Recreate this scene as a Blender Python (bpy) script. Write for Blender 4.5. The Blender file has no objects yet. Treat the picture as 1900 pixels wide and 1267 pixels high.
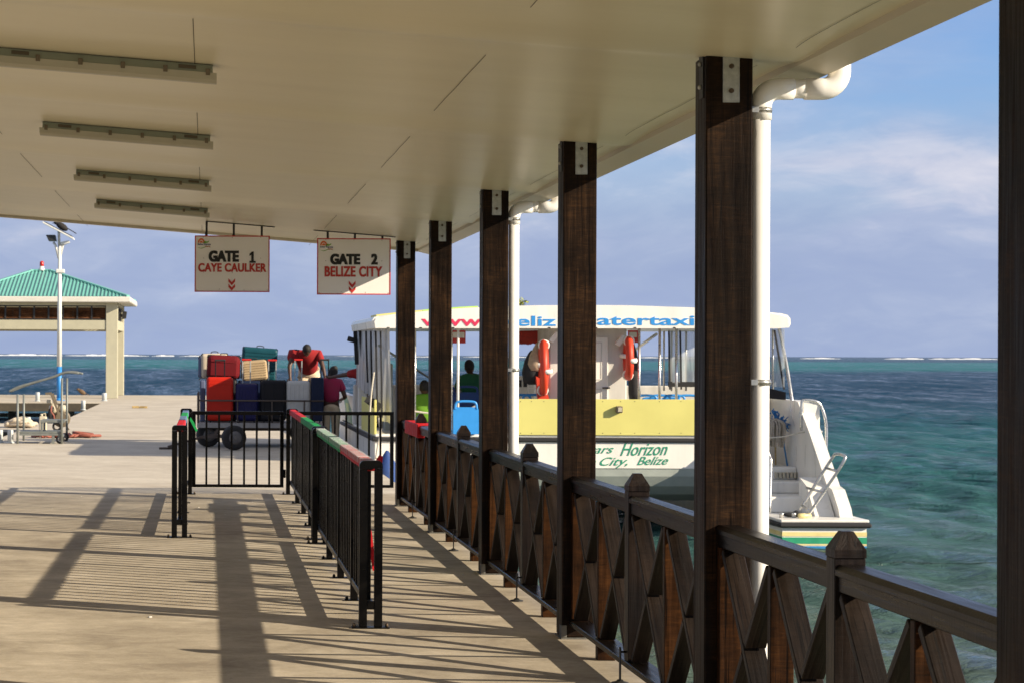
import bpy, bmesh, math, random
from mathutils import Vector, Matrix
random.seed(11)
F = 3800.0; EYE = 1.7; ROLL = .0038; VX, VY = 385.0, 657.5
SUNV = Vector((1.0, -.498, .461))            # towards the sun
SL = .079                                    # ceiling fall towards the sea
SEA = -1.05
D = bpy.data
sc = bpy.context.scene
col = sc.collection

def W(x, y, s):
    """point of the place measured off at a scale of s pixels per metre"""
    u, v = x - VX, VY - y
    return Vector(((u - ROLL*v)/s, F/s, EYE + (v + ROLL*u)/s))
def sg(y, x=385): return (y - VY - ROLL*(x-VX))/EYE       # scale where the ground is

# ------------------------------------------------------------------ materials
def newmat(name):
    m = D.materials.new(name); m.use_nodes = True
    nt = m.node_tree; b = nt.nodes['Principled BSDF']
    return m, nt, b
def N(nt, typ, **kw):
    n = nt.nodes.new(typ)
    for k, v in kw.items(): setattr(n, k, v)
    return n
def ramp(nt, stops):
    r = N(nt, 'ShaderNodeValToRGB'); e = r.color_ramp.elements
    while len(e) < len(stops): e.new(.5)
    for i, (p, c) in enumerate(stops):
        e[i].position = p; e[i].color = (*c, 1) if len(c) == 3 else c
    return r
def coords(nt, scale=(1,1,1), kind='Object'):
    t = N(nt, 'ShaderNodeTexCoord'); mp = N(nt, 'ShaderNodeMapping')
    mp.inputs['Scale'].default_value = scale
    nt.links.new(t.outputs[kind], mp.inputs['Vector']); return mp.outputs[0]
def noise(nt, vec, scale, detail=4, rough=.55, dist=0):
    n = N(nt, 'ShaderNodeTexNoise'); n.inputs['Scale'].default_value = scale
    n.inputs['Detail'].default_value = detail; n.inputs['Roughness'].default_value = rough
    n.inputs['Distortion'].default_value = dist
    nt.links.new(vec, n.inputs['Vector']); return n.outputs['Fac']
def bump(nt, b, h, strength, dist=.01, prev=None):
    n = N(nt, 'ShaderNodeBump'); n.inputs['Strength'].default_value = strength
    n.inputs['Distance'].default_value = dist
    nt.links.new(h, n.inputs['Height'])
    if prev: nt.links.new(prev, n.inputs['Normal'])
    if b: nt.links.new(n.outputs[0], b.inputs['Normal'])
    return n.outputs[0]
def mixc(nt, fac, a, b_, mode='MIX'):
    n = N(nt, 'ShaderNodeMix', data_type='RGBA', blend_type=mode)
    if isinstance(fac, (int, float)): n.inputs[0].default_value = fac
    else: nt.links.new(fac, n.inputs[0])
    for i, v in ((6, a), (7, b_)):
        if isinstance(v, tuple): n.inputs[i].default_value = (*v, 1)
        else: nt.links.new(v, n.inputs[i])
    return n.outputs[2]
def mathn(nt, op, a, b_=None, clamp=False):
    n = N(nt, 'ShaderNodeMath', operation=op); n.use_clamp = clamp
    for i, v in ((0, a), (1, b_)):
        if v is None: continue
        if isinstance(v, (int, float)): n.inputs[i].default_value = v
        else: nt.links.new(v, n.inputs[i])
    return n.outputs[0]

def paint(name, c, rough=.5, var=.12, sc_=6, metal=0, bmp=0, spec=.5, scale=(1,1,1)):
    m, nt, b = newmat(name)
    v = coords(nt, scale); n = noise(nt, v, sc_, 5, .6)
    r = ramp(nt, [(.3, tuple(x*(1-var) for x in c)), (.7, tuple(min(1, x*(1+var)) for x in c))])
    nt.links.new(n, r.inputs[0]); nt.links.new(r.outputs[0], b.inputs['Base Color'])
    rr = ramp(nt, [(.3, (rough*.85,)*3), (.7, (min(1, rough*1.2),)*3)])
    nt.links.new(n, rr.inputs[0]); nt.links.new(rr.outputs[0], b.inputs['Roughness'])
    b.inputs['Metallic'].default_value = metal
    b.inputs['Specular IOR Level'].default_value = spec
    if bmp: bump(nt, b, noise(nt, v, sc_*6, 3), bmp, .004)
    return m

def wcoords(nt, scale):
    t = N(nt, 'ShaderNodeTexCoord'); oi = N(nt, 'ShaderNodeObjectInfo'); ad = N(nt, 'ShaderNodeVectorMath', operation='ADD')
    ml = mathn(nt, 'MULTIPLY', oi.outputs['Random'], 37.0); nt.links.new(t.outputs['Object'], ad.inputs[0]); nt.links.new(ml, ad.inputs[1])
    mp = N(nt, 'ShaderNodeMapping'); mp.inputs['Scale'].default_value = scale; nt.links.new(ad.outputs[0], mp.inputs[0]); return mp.outputs[0]
def wood(name, axis, dark, mid, light, rough=.5, gloss=.35, spec=.1):
    m, nt, b = newmat(name); b.inputs['Specular IOR Level'].default_value = spec
    s = [34, 34, 34]; s[axis] = 1.6
    v = wcoords(nt, tuple(s)); g = noise(nt, v, 1.0, 6, .65, .6)
    s2 = [7, 7, 7]; s2[axis] = 5.0
    v2 = wcoords(nt, tuple(s2)); patch = noise(nt, v2, .45, 4, .6, .4)
    s3 = [9, 9, 9]; s3[axis] = 75
    v3 = wcoords(nt, tuple(s3)); cross = noise(nt, v3, 1.0, 3, .6, 1.0)
    a = ramp(nt, [(.34, dark), (.52, mid), (.74, light)])
    f = mathn(nt, 'ADD', mathn(nt, 'MULTIPLY', g, .42), mathn(nt, 'MULTIPLY', cross, .33))
    f = mathn(nt, 'ADD', f, mathn(nt, 'MULTIPLY', patch, .25))
    nt.links.new(f, a.inputs[0])
    dk = ramp(nt, [(.36, (.45,)*3), (.6, (1.0,)*3)]); nt.links.new(patch, dk.inputs[0])
    s4 = [85, 85, 85]; s4[axis] = 2.2
    crk = ramp(nt, [(.61, (0,0,0)), (.66, (1,1,1))]); nt.links.new(noise(nt, wcoords(nt, tuple(s4)), 1.0, 2, .5), crk.inputs[0])
    cc = mixc(nt, 1.0, a.outputs[0], dk.outputs[0], 'MULTIPLY')
    nt.links.new(mixc(nt, mathn(nt, 'MULTIPLY', crk.outputs[0], .8), cc, tuple(x*.3 for x in dark)), b.inputs['Base Color'])
    rr = ramp(nt, [(.3, (gloss,)*3), (.75, (min(1, rough*1.3),)*3)]); nt.links.new(g, rr.inputs[0])
    nt.links.new(rr.outputs[0], b.inputs['Roughness'])
    h = bump(nt, b, g, .55, .004); bump(nt, b, cross, .25, .003, h)
    return m

M = {}
WD = ((.0045,.0026,.0016), (.019,.0097,.0048), (.075,.035,.013))
WR = ((.008,.0034,.0012), (.042,.0155,.004), (.115,.044,.010))
M['post'] = wood('post_timber', 2, *WD, .55, .3)
M['rail'] = wood('rail_timber', 1, (.004,.0023,.0016), (.006,.0034,.0022), (.010,.0056,.0035), .34, .22, .24)
M['baluster'] = wood('baluster_timber', 2, *WR, .5, .35)
M['brace'] = wood('brace_timber', 0, (.009,.0055,.0037), (.017,.0105,.0068), (.026,.016,.0105), .5, .35, .22)
M['newel'] = wood('newel_timber', 2, (.007,.0038,.0024), (.014,.0075,.0045), (.026,.0135,.0075), .42, .28, .25)
M['galv'] = paint('galvanised_steel', (.42,.43,.41), .45, .25, 30, .5, .2)
M['oldgalv'] = paint('weathered_zinc', (.13,.125,.11), .6, .3, 30, .3)
M['darksteel'] = paint('dark_steel', (.05,.05,.05), .5, .3, 20, .6)
M['fence'] = paint('black_fence_paint', (.002,.0017,.0015), .3, .3, 14, 0, .1, .2)
M['bolt'] = paint('rusty_bolt', (.10,.07,.045), .6, .3, 60, .5)
M['pvc'] = paint('white_pvc', (.84,.83,.80), .38, .05, 5)
M['strap'] = paint('strap_steel', (.5,.5,.48), .35, .2, 20, .8)
M['white'] = paint('white_gelcoat', (.82,.80,.74), .3, .09, 1.2, 0, .05, scale=(3, 3, .7))
M['whitedirty'] = paint('worn_white_paint', (.62,.605,.56), .5, .14, 1.5, 0, .1, scale=(3, 3, .6))
M['greypaint'] = paint('grey_hull_paint', (.42,.46,.42), .45, .12, 3)
M['rubber'] = paint('black_rubber', (.018,.018,.02), .7, .2, 8)
M['yellow'] = paint('yellow_panel_paint', (.66,.61,.19), .5, .05, 1.5)
M['lime'] = paint('lime_stripe', (.45,.72,.12), .4, .05)
M['greenstripe'] = paint('green_stripe', (.03,.32,.17), .4, .1)
M['yellowstripe'] = paint('cream_stripe', (.8,.68,.3), .4, .1)
M['bluestripe'] = paint('blue_stripe', (.03,.22,.5), .4, .1)
M['chrome'] = paint('stainless_tube', (.62,.62,.6), .28, .1, 12, .85)
M['blueplastic'] = paint('blue_seat_plastic', (.035,.28,.72), .35, .06)
M['navy'] = paint('navy_seat_cloth', (.02,.06,.22), .7, .2, 20)
M['orange'] = paint('lifebuoy_orange', (.60,.045,.015), .5, .1, 5)
M['redcloth'] = paint('red_canvas', (.42,.04,.03), .8, .25, 12, 0, .3)
M['blackcloth'] = paint('black_cloth', (.02,.02,.022), .85, .3, 15, 0, .3)
M['tancloth'] = paint('tan_cloth', (.42,.32,.22), .85, .2, 15, 0, .3)
M['rope'] = paint('pale_rope', (.6,.55,.45), .85, .2, 60, 0, .4)
M['mop'] = paint('mop_strings', (.5,.44,.36), .9, .25, 60, 0, .5)
M['bluebristle'] = paint('blue_bristles', (.03,.2,.5), .8, .3, 60, 0, .5)
M['signface'] = paint('sign_board', (.88,.85,.82), .45, .03, 2)
M['signred'] = paint('sign_red', (.52,.03,.025), .45, .05)
M['textred'] = paint('lettering_red', (.50,.035,.025), .5, .05)
M['textblack'] = paint('lettering_black', (.012,.012,.012), .5, .05)
M['textblue'] = paint('lettering_blue', (.03,.27,.68), .4, .05)
M['textpink'] = paint('lettering_crimson', (.66,.035,.10), .4, .05)
M['textgreen'] = paint('lettering_green', (.02,.28,.16), .45, .05)
M['logoorange'] = paint('logo_orange', (.75,.16,.03), .5)
M['logogreen'] = paint('logo_green', (.2,.42,.06), .5)
M['logonavy'] = paint('logo_navy', (.04,.07,.2), .5)
M['tapered'] = paint('red_tape', (.55,.012,.018), .6, .2, 30, spec=.25)
M['tapegreen'] = paint('green_tape', (.012,.30,.08), .6, .2, 30, spec=.25)
M['tapegrey'] = paint('blue_grey_tape', (.12,.18,.32), .4, .15, 30, spec=.25)
M['tapewhite'] = paint('white_tape', (.6,.62,.62), .3, .1, 30)
M['lampbody'] = paint('lamp_housing', (.28,.31,.25), .45, .06, 8)
M['lamptray'] = paint('lamp_tray', (.40,.38,.29), .35, .05, 8)
M['lampclip'] = paint('lamp_clip', (.15,.12,.08), .5)
M['teal'] = paint('teal_metal_roof', (.17,.45,.40), .4, .06, 3)
M['fascia'] = paint('white_fascia', (.64,.62,.55), .5, .05, 3)
M['cream'] = paint('cream_render', (.43,.41,.30), .8, .06, 4, 0, .1)
M['slat'] = wood('louver_timber', 0, (.06,.025,.012), (.13,.055,.025), (.2,.09,.04))
M['red'] = paint('red_plastic', (.55,.02,.015), .3, .05)
M['poleblue'] = paint('pole_blue', (.03,.23,.58), .4, .05)
M['polewhite'] = paint('pole_white', (.72,.72,.68), .4, .06)
M['solar'] = paint('solar_cells', (.02,.03,.06), .25, .1)
M['feather'] = paint('dark_feathers', (.018,.015,.014), .8, .3, 40)
M['brownfeather'] = paint('brown_feathers', (.14,.09,.05), .8, .3, 40)
M['greysteel'] = paint('grey_trolley_steel', (.20,.215,.20), .5, .15, 10, .3)
M['tyre'] = paint('tyre_rubber', (.022,.021,.021), .8, .3, 12, 0, .3)
M['rim'] = paint('wheel_rim', (.16,.15,.145), .55, .2, 12, .4)
M['cartsteel'] = paint('rusty_cart_steel', (.10,.075,.06), .7, .3, 14, .2, .2)
M['cartdeck'] = paint('cart_deck_edge', (.33,.31,.29), .6, .15, 8)
M['beige'] = paint('beige_plastic', (.52,.47,.35), .5, .1, 10)
M['hose'] = paint('red_hose', (.26,.075,.05), .6, .1, 10)
M['bollard'] = paint('bollard_pvc', (.5,.53,.53), .5, .12, 8)
M['plank'] = wood('plank_timber', 0, (.36,.24,.1), (.55,.4,.18), (.7,.52,.26))
M['skin'] = paint('brown_skin', (.075,.032,.018), .5, .08, 20)
M['hair'] = paint('black_hair', (.010,.008,.007), .7, .3, 60, 0, .4)
M['polo'] = paint('red_polo', (.27,.006,.008), .85, .12, 10, 0, .2)
M['maroon'] = paint('crimson_polo', (.30,.015,.06), .85, .12, 10, 0, .2)
M['khaki'] = paint('khaki_trousers', (.66,.52,.36), .85, .1, 10, 0, .2)
M['darkpants'] = paint('dark_trousers', (.03,.03,.045), .85, .1, 10)
M['greenshirt'] = paint('green_shirt', (.012,.11,.05), .85, .1, 10)
M['limeshirt'] = paint('lime_shirt', (.14,.33,.02), .85, .1, 10)
M['shoe'] = paint('black_shoe', (.015,.015,.015), .6)
def lug(name, c, rough=.4): M[name] = paint(name, c, rough, .08, 6, spec=.22)
lug('case_red', (.50,.018,.006)); lug('case_navy', (.014,.013,.075)); lug('case_black', (.010,.010,.013), .5)
lug('case_silver', (.52,.52,.50)); lug('case_blue', (.010,.018,.05)); lug('bag_maroon', (.13,.006,.010), .8)
lug('bag_cream', (.55,.47,.36), .7); lug('case_teal', (.008,.062,.082)); lug('case_gold', (.42,.31,.18)); lug('bag_slate', (.10,.12,.2), .7)

def concrete(name, a, b_, c, streak=True):
    m, nt, b = newmat(name)
    v = coords(nt); 
    n1 = noise(nt, v, .9, 6, .6, .3); vs = coords(nt, (.9, 1.5, 1)); n2 = noise(nt, vs, 2.2, 6, .65, .8)
    n3 = noise(nt, v, 14, 4, .7); n4 = noise(nt, v, 55, 3, .7)
    f = mathn(nt, 'ADD', mathn(nt, 'MULTIPLY', n1, .42), mathn(nt, 'MULTIPLY', n2, .33))
    f = mathn(nt, 'ADD', f, mathn(nt, 'MULTIPLY', n3, .15)); f = mathn(nt, 'ADD', f, mathn(nt, 'MULTIPLY', n4, .1))
    r = ramp(nt, [(.38, a), (.5, b_), (.61, c)]); nt.links.new(f, r.inputs[0])
    # small dark and pale specks that lie on the slab
    vo = N(nt, 'ShaderNodeTexVoronoi'); vo.inputs['Scale'].default_value = 5.5; nt.links.new(v, vo.inputs['Vector'])
    sp = ramp(nt, [(.0, (1,1,1)), (.035, (1,1,1)), (.05, (0,0,0))]); nt.links.new(vo.outputs['Distance'], sp.inputs[0])
    msk = ramp(nt, [(.52, (0,0,0)), (.6, (1,1,1))]); nt.links.new(noise(nt, v, 2.1, 2), msk.inputs[0])
    k = mathn(nt, 'MULTIPLY', sp.outputs[0], msk.outputs[0])
    c1 = mixc(nt, mathn(nt, 'MULTIPLY', k, .55), r.outputs[0], tuple(x*.35 for x in a))
    # hairline stains running across
    vw = coords(nt, (.5, 2.4, 1)); nw = noise(nt, vw, 1.5, 7, .7, 1.5)
    st = ramp(nt, [(.58, (0,0,0)), (.72, (1,1,1))]); nt.links.new(nw, st.inputs[0])
    c2 = mixc(nt, mathn(nt, 'MULTIPLY', st.outputs[0], .5), c1, tuple(x*.72 for x in a))
    nt.links.new(c2, b.inputs['Base Color']); b.inputs['Roughness'].default_value = .78
    b.inputs['Specular IOR Level'].default_value = .35
    h = bump(nt, b, n4, .35, .004); bump(nt, b, n2, .25, .01, h)
    return m
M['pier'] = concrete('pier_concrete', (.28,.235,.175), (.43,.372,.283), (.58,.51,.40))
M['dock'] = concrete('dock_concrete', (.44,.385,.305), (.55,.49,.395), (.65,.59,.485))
M['dockside'] = paint('stained_dock_side', (.075,.06,.04), .85, .35, 3, 0, .2)
M['ledge'] = paint('pale_ledge', (.55,.5,.4), .8, .2, 4)
def ceiling_paint():
    m, nt, b = newmat('cream_ceiling'); v = coords(nt, (.5, 2.2, 1)); n = noise(nt, v, 1.2, 5, .6)
    r = ramp(nt, [(.3, (.72,.66,.48)), (.7, (.78,.72,.53))]); nt.links.new(n, r.inputs[0]); nt.links.new(r.outputs[0], b.inputs['Base Color'])
    b.inputs['Roughness'].default_value = .345; b.inputs['Specular IOR Level'].default_value = .55; return m
M['ceiling'] = ceiling_paint()
M['seam'] = paint('seam_shadow_gap', (.12,.10,.07), .8, .1)
M['trim'] = paint('cream_edge_trim', (.60,.54,.42), .4, .04)
M['rooftop'] = paint('roof_sheet', (.5,.5,.48), .5, .08)

def vinyl(name, c, alpha):
    m, nt, b = newmat(name)
    v = coords(nt, (9, 9, .6)); n = noise(nt, v, 1.0, 3, .5, .5)
    r = ramp(nt, [(.35, tuple(x*.6 for x in c)), (.65, c)]); nt.links.new(n, r.inputs[0])
    nt.links.new(r.outputs[0], b.inputs['Base Color']); b.inputs['Roughness'].default_value = .2
    ra = ramp(nt, [(.35, (alpha*.8,)*3), (.65, (min(1, alpha*1.25),)*3)]); nt.links.new(n, ra.inputs[0])
    nt.links.new(ra.outputs[0], b.inputs['Alpha']); bump(nt, b, n, .8, .03)
    return m
M['vinyl'] = vinyl('clear_vinyl', (.62,.66,.68), .55)
M['curtain'] = vinyl('rolled_vinyl', (.55,.56,.57), .93)

# ------------------------------------------------------------------ mesh builder
worg = {}
class MB:
    def __init__(s): s.bm = bmesh.new()
    def _new(s, v0): return [v for v in s.bm.verts if v.index == -1 or v.index >= v0]
    def box(s, a, b, bev=0, seg=1):
        a, b = Vector(a), Vector(b)
        r = bmesh.ops.create_cube(s.bm, size=1)
        vs = r['verts']
        for v in vs:
            for i in range(3): v.co[i] = (a[i]+b[i])/2 + v.co[i]*(b[i]-a[i])
        if bev:
            es = list({e for v in vs for e in v.link_edges})
            bmesh.ops.bevel(s.bm, geom=es, offset=bev, segments=seg, affect='EDGES', profile=.5)
        return s
    def bar(s, p, q, w, h, up=(0,0,1), bev=0):
        """rectangular bar from p to q, w sideways and h along up"""
        p, q, up = Vector(p), Vector(q), Vector(up)
        d = (q-p).normalized(); side = d.cross(up).normalized(); u = side.cross(d)
        c = [(-1,-1), (1,-1), (1,1), (-1,1)]
        vs = [s.bm.verts.new(e + side*x*w/2 + u*y*h/2) for e in (p, q) for x, y in c]
        fs = [vs[3::-1], vs[4:]] + [[vs[i], vs[(i+1)%4], vs[4+(i+1)%4], vs[4+i]] for i in range(4)]
        for f in fs: s.bm.faces.new(f)
        if bev:
            bmesh.ops.bevel(s.bm, geom=list({e for v in vs for e in v.link_edges}), offset=bev, segments=1, affect='EDGES')
        return s
    def tube(s, pts, r, n=10, cap=True, rs=None):
        pts = [Vector(p) for p in pts]; rings = []; up = None
        for i, p in enumerate(pts):
            d = (pts[min(i+1, len(pts)-1)] - pts[max(i-1, 0)]).normalized()
            if up is None:
                up = Vector((0,0,1)) if abs(d.z) < .9 else Vector((1,0,0))
            a = d.cross(up).normalized(); b = a.cross(d).normalized(); up = b
            rr = rs[i] if rs else r
            rings.append([s.bm.verts.new(p + (a*math.cos(t) + b*math.sin(t))*rr) for t in [2*math.pi*k/n for k in range(n)]])
        for A, B in zip(rings, rings[1:]):
            for k in range(n):
                f = s.bm.faces.new([A[k], A[(k+1)%n], B[(k+1)%n], B[k]]); f.smooth = True
        if cap:
            s.bm.faces.new(rings[0][::-1]); s.bm.faces.new(rings[-1])
        return s
    def prism(s, pts, vec):
        """polygon pts (3D) pushed along vec"""
        vec = Vector(vec); A = [s.bm.verts.new(Vector(p)) for p in pts]; B = [s.bm.verts.new(Vector(p)+vec) for p in pts]
        s.bm.faces.new(A[::-1]); s.bm.faces.new(B)
        for i in range(len(A)):
            j = (i+1) % len(A); s.bm.faces.new([A[i], A[j], B[j], B[i]])
        return s
    def ell(s, c, r, seg=16, ring=10, rot=None):
        mt = Matrix.Translation(Vector(c)) @ (rot.to_4x4() if rot else Matrix()) @ Matrix.Diagonal((r[0], r[1], r[2], 1))
        o = bmesh.ops.create_uvsphere(s.bm, u_segments=seg, v_segments=ring, radius=1, matrix=mt)
        for v in o['verts']:
            for f in v.link_faces: f.smooth = True
        return s
    def lathe(s, c, axis, prof, n=24):
        """prof: (radius, distance along axis)"""
        axis = Vector(axis).normalized(); c = Vector(c)
        up = Vector((0,0,1)) if abs(axis.z) < .9 else Vector((1,0,0))
        a = axis.cross(up).normalized(); b = a.cross(axis)
        rings = [[s.bm.verts.new(c + axis*d + (a*math.cos(2*math.pi*k/n) + b*math.sin(2*math.pi*k/n))*max(r, 1e-4)) for k in range(n)] for r, d in prof]
        for A, B in zip(rings, rings[1:]):
            for k in range(n):
                f = s.bm.faces.new([A[k], A[(k+1)%n], B[(k+1)%n], B[k]]); f.smooth = True
        s.bm.faces.new(rings[0][::-1]); s.bm.faces.new(rings[-1]); return s
    def torus(s, c, axis, R, r, n=32, m=12, sy=1):
        axis = Vector(axis).normalized(); c = Vector(c)
        up = Vector((0,0,1)) if abs(axis.z) < .9 else Vector((1,0,0))
        a = axis.cross(up).normalized(); b = a.cross(axis)
        rings = []
        for k in range(n):
            t = 2*math.pi*k/n; d = a*math.cos(t) + b*math.sin(t)
            rings.append([s.bm.verts.new(c + d*(R + r*math.cos(q)) + axis*r*sy*math.sin(q)) for q in [2*math.pi*j/m for j in range(m)]])
        for i in range(n):
            A, B = rings[i], rings[(i+1) % n]
            for j in range(m):
                f = s.bm.faces.new([A[j], B[j], B[(j+1)%m], A[(j+1)%m]]); f.smooth = True
        return s
    def build(s, name, m, parent=None, loc=None, rot=None):
        bmesh.ops.recalc_face_normals(s.bm, faces=s.bm.faces)
        me = D.meshes.new(name)
        if loc is None:
            if parent is not None: org = worg[parent]
            else:
                xs = [v.co for v in s.bm.verts]
                org = Vector((sum(v.x for v in xs)/len(xs), sum(v.y for v in xs)/len(xs), min(v.z for v in xs)))
            for v in s.bm.verts: v.co -= org
            l = Vector((0,0,0)) if parent is not None else org
        else:
            org = Vector(loc); l = org - (worg[parent] if parent is not None else Vector((0,0,0)))
        s.bm.to_mesh(me); s.bm.free(); me.materials.append(m if not isinstance(m, str) else M[m])
        o = D.objects.new(name, me); col.objects.link(o); o.location = l
        if rot is not None: o.rotation_euler = rot
        if parent is not None: o.parent = parent
        worg[o] = org.copy()
        return o
def tag(o, label=None, cat=None, group=None, kind=None):
    if label: o['label'] = label
    if cat: o['category'] = cat
    if group: o['group'] = group
    if kind: o['kind'] = kind
    return o
def empty(name, loc, label=None, cat=None, group=None):
    o = D.objects.new(name, None); col.objects.link(o); o.location = loc; o.empty_display_size = .1
    worg[o] = Vector(loc); return tag(o, label, cat, group)
def copy_tree(o, parent=None):
    c = o.copy(); col.objects.link(c)
    if parent is not None: c.parent = parent
    for ch in list(o.children):
        copy_tree(ch, c)
    return c

def smooth_curve(pts, n=6):
    P = [Vector(p) for p in pts]; out = []
    for i in range(len(P)-1):
        a, b, c, d = P[max(i-1,0)], P[i], P[i+1], P[min(i+2, len(P)-1)]
        for k in range(n):
            t = k/n
            out.append(.5*((2*b) + (c-a)*t + (2*a-5*b+4*c-d)*t*t + (3*b-a-3*c+d)*t**3))
    out.append(P[-1]); return out

def text(s, name, m, parent, x0, x1, z0, z1, y, shear=0, off=0, depth=.004, tilt=0, bold=0, space=1):
    """lettering fitted to a box on a board that faces the camera side (-Y)"""
    cu = D.curves.new(name, 'FONT'); cu.body = s; cu.shear = shear; cu.offset = off; cu.space_character = space; cu.extrude = .001; cu.resolution_u = 6
    to = D.objects.new(name, cu); col.objects.link(to)
    bpy.context.view_layer.update()
    me = D.meshes.new_from_object(to.evaluated_get(bpy.context.evaluated_depsgraph_get()))
    D.objects.remove(to); D.curves.remove(cu)
    xs = [v.co.x for v in me.vertices]; ys = [v.co.y for v in me.vertices]
    ax, bx, ay, by = min(xs), max(xs), min(ys), max(ys); org = worg[parent]
    for v in me.vertices:
        X = x0 + (v.co.x-ax)/(bx-ax)*(x1-x0)
        Z = z0 + (v.co.y-ay)/(by-ay)*(z1-z0) + tilt*(X-x0)
        Y = y + (-depth if v.co.z > 0 else 0)
        v.co = Vector((X, Y, Z)) - org
    if bold:
        bb = bmesh.new()
        for q, (dx, dz) in enumerate(((-bold, -bold*.5), (bold, bold*.5), (-bold, bold*.5), (bold, -bold*.5), (0, 0))):
            n0 = len(bb.verts); bb.from_mesh(me); bb.verts.ensure_lookup_table()
            for v in list(bb.verts)[n0:]: v.co += Vector((dx, -.00015*q, dz))
        bb.to_mesh(me); bb.free()
    me.name = name; me.materials.clear(); me.materials.append(M[m])
    o = D.objects.new(name, me); col.objects.link(o); o.parent = parent; worg[o] = org
    return o

# ------------------------------------------------------------------ camera, light, sky
cam = D.objects.new('camera', D.cameras.new('camera')); col.objects.link(cam)
cam.matrix_world = Matrix.Translation((0,0,EYE)) @ Matrix.Rotation(math.pi/2, 4, 'X') @ Matrix.Rotation(ROLL, 4, 'Z')
cd = cam.data; cd.sensor_width = 36; cd.lens = F/1900*36
cd.shift_x = (950-VX)/1900; cd.shift_y = (VY-633.5)/1900
cd.clip_start = .1; cd.clip_end = 90000
cd.dof.use_dof = True; cd.dof.focus_distance = 10.5; cd.dof.aperture_fstop = 13
sc.camera = cam
sn = SUNV.normalized(); el = math.asin(sn.z); az = math.atan2(sn.x, sn.y)
su = D.objects.new('sun', D.lights.new('sun', 'SUN')); col.objects.link(su)
su.data.energy = 5.0; su.data.angle = math.radians(.4); su.data.color = (1, .86, .66)
su.rotation_euler = sn.to_track_quat('Z', 'Y').to_euler(); su.location = (20, -10, 12)
w = D.worlds.new('World'); sc.world = w; w.use_nodes = True
nt = w.node_tree; bg = nt.nodes['Background']
sky = N(nt, 'ShaderNodeTexSky', sky_type='NISHITA'); sky.sun_disc = False
sky.sun_elevation = el; sky.sun_rotation = az; sky.air_density = 1.2; sky.dust_density = .4; sky.ozone_density = 2.5
tc = N(nt, 'ShaderNodeTexCoord')
sep = N(nt, 'ShaderNodeSeparateXYZ'); nt.links.new(tc.outputs['Generated'], sep.inputs[0])
mp = N(nt, 'ShaderNodeMapping'); mp.inputs['Scale'].default_value = (9, 9, 26); mp.inputs['Location'].default_value = (1.7, .4, 2.2)
nt.links.new(tc.outputs['Generated'], mp.inputs[0])
n1 = noise(nt, mp.outputs[0], .8, 5, .55, .4)                 # where the thicker cloud lies
mp2 = N(nt, 'ShaderNodeMapping'); mp2.inputs['Scale'].default_value = (20, 20, 62); nt.links.new(tc.outputs['Generated'], mp2.inputs[0])
n2 = noise(nt, mp2.outputs[0], 1.0, 8, .6, .5)                # its texture
low = ramp(nt, [(.0, (.98,)*3), (.055, (.95,)*3), (.085, (.62,)*3), (.125, (.10,)*3), (.3, (.04,)*3)]); nt.links.new(sep.outputs[2], low.inputs[0])
cov = ramp(nt, [(.42, (0,0,0)), (.66, (1,1,1))]); nt.links.new(n1, cov.inputs[0])
fac = mathn(nt, 'ADD', low.outputs[0], mathn(nt, 'MULTIPLY', cov.outputs[0], .42), True)
mx = mathn(nt, 'ADD', mathn(nt, 'MULTIPLY', n1, .55), mathn(nt, 'MULTIPLY', n2, .45))
hi = ramp(nt, [(.0, (-.0,)*3), (.04, (.0,)*3), (.085, (.20,)*3), (.125, (.06,)*3)]); nt.links.new(sep.outputs[2], hi.inputs[0])
mx = mathn(nt, 'ADD', mx, hi.outputs[0])
ccol = ramp(nt, [(.36, (2.5,3.1,4.85)), (.52, (2.8,3.4,5.0)), (.63, (3.3,3.85,5.3)), (.73, (4.5,4.75,5.8)), (.82, (5.2,5.3,6.1))]); nt.links.new(mx, ccol.inputs[0])
skycol = mixc(nt, 1.0, sky.outputs[0], (.66, .83, 1.28), 'MULTIPLY')
over = ramp(nt, [(.16, (0,0,0)), (.42, (.72,)*3)]); nt.links.new(sep.outputs[2], over.inputs[0])     # unseen neutral layer added overhead so the fill light is less blue
nt.links.new(mixc(nt, over.outputs[0], mixc(nt, fac, skycol, ccol.outputs[0]), (3.3, 3.2, 3.15)), bg.inputs[0])
bg.inputs[1].default_value = .082
sc.view_settings.view_transform = 'Standard'; sc.view_settings.look = 'None'
sc.view_settings.exposure = .7; sc.view_settings.gamma = 1
sc.render.engine = 'CYCLES'

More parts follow.
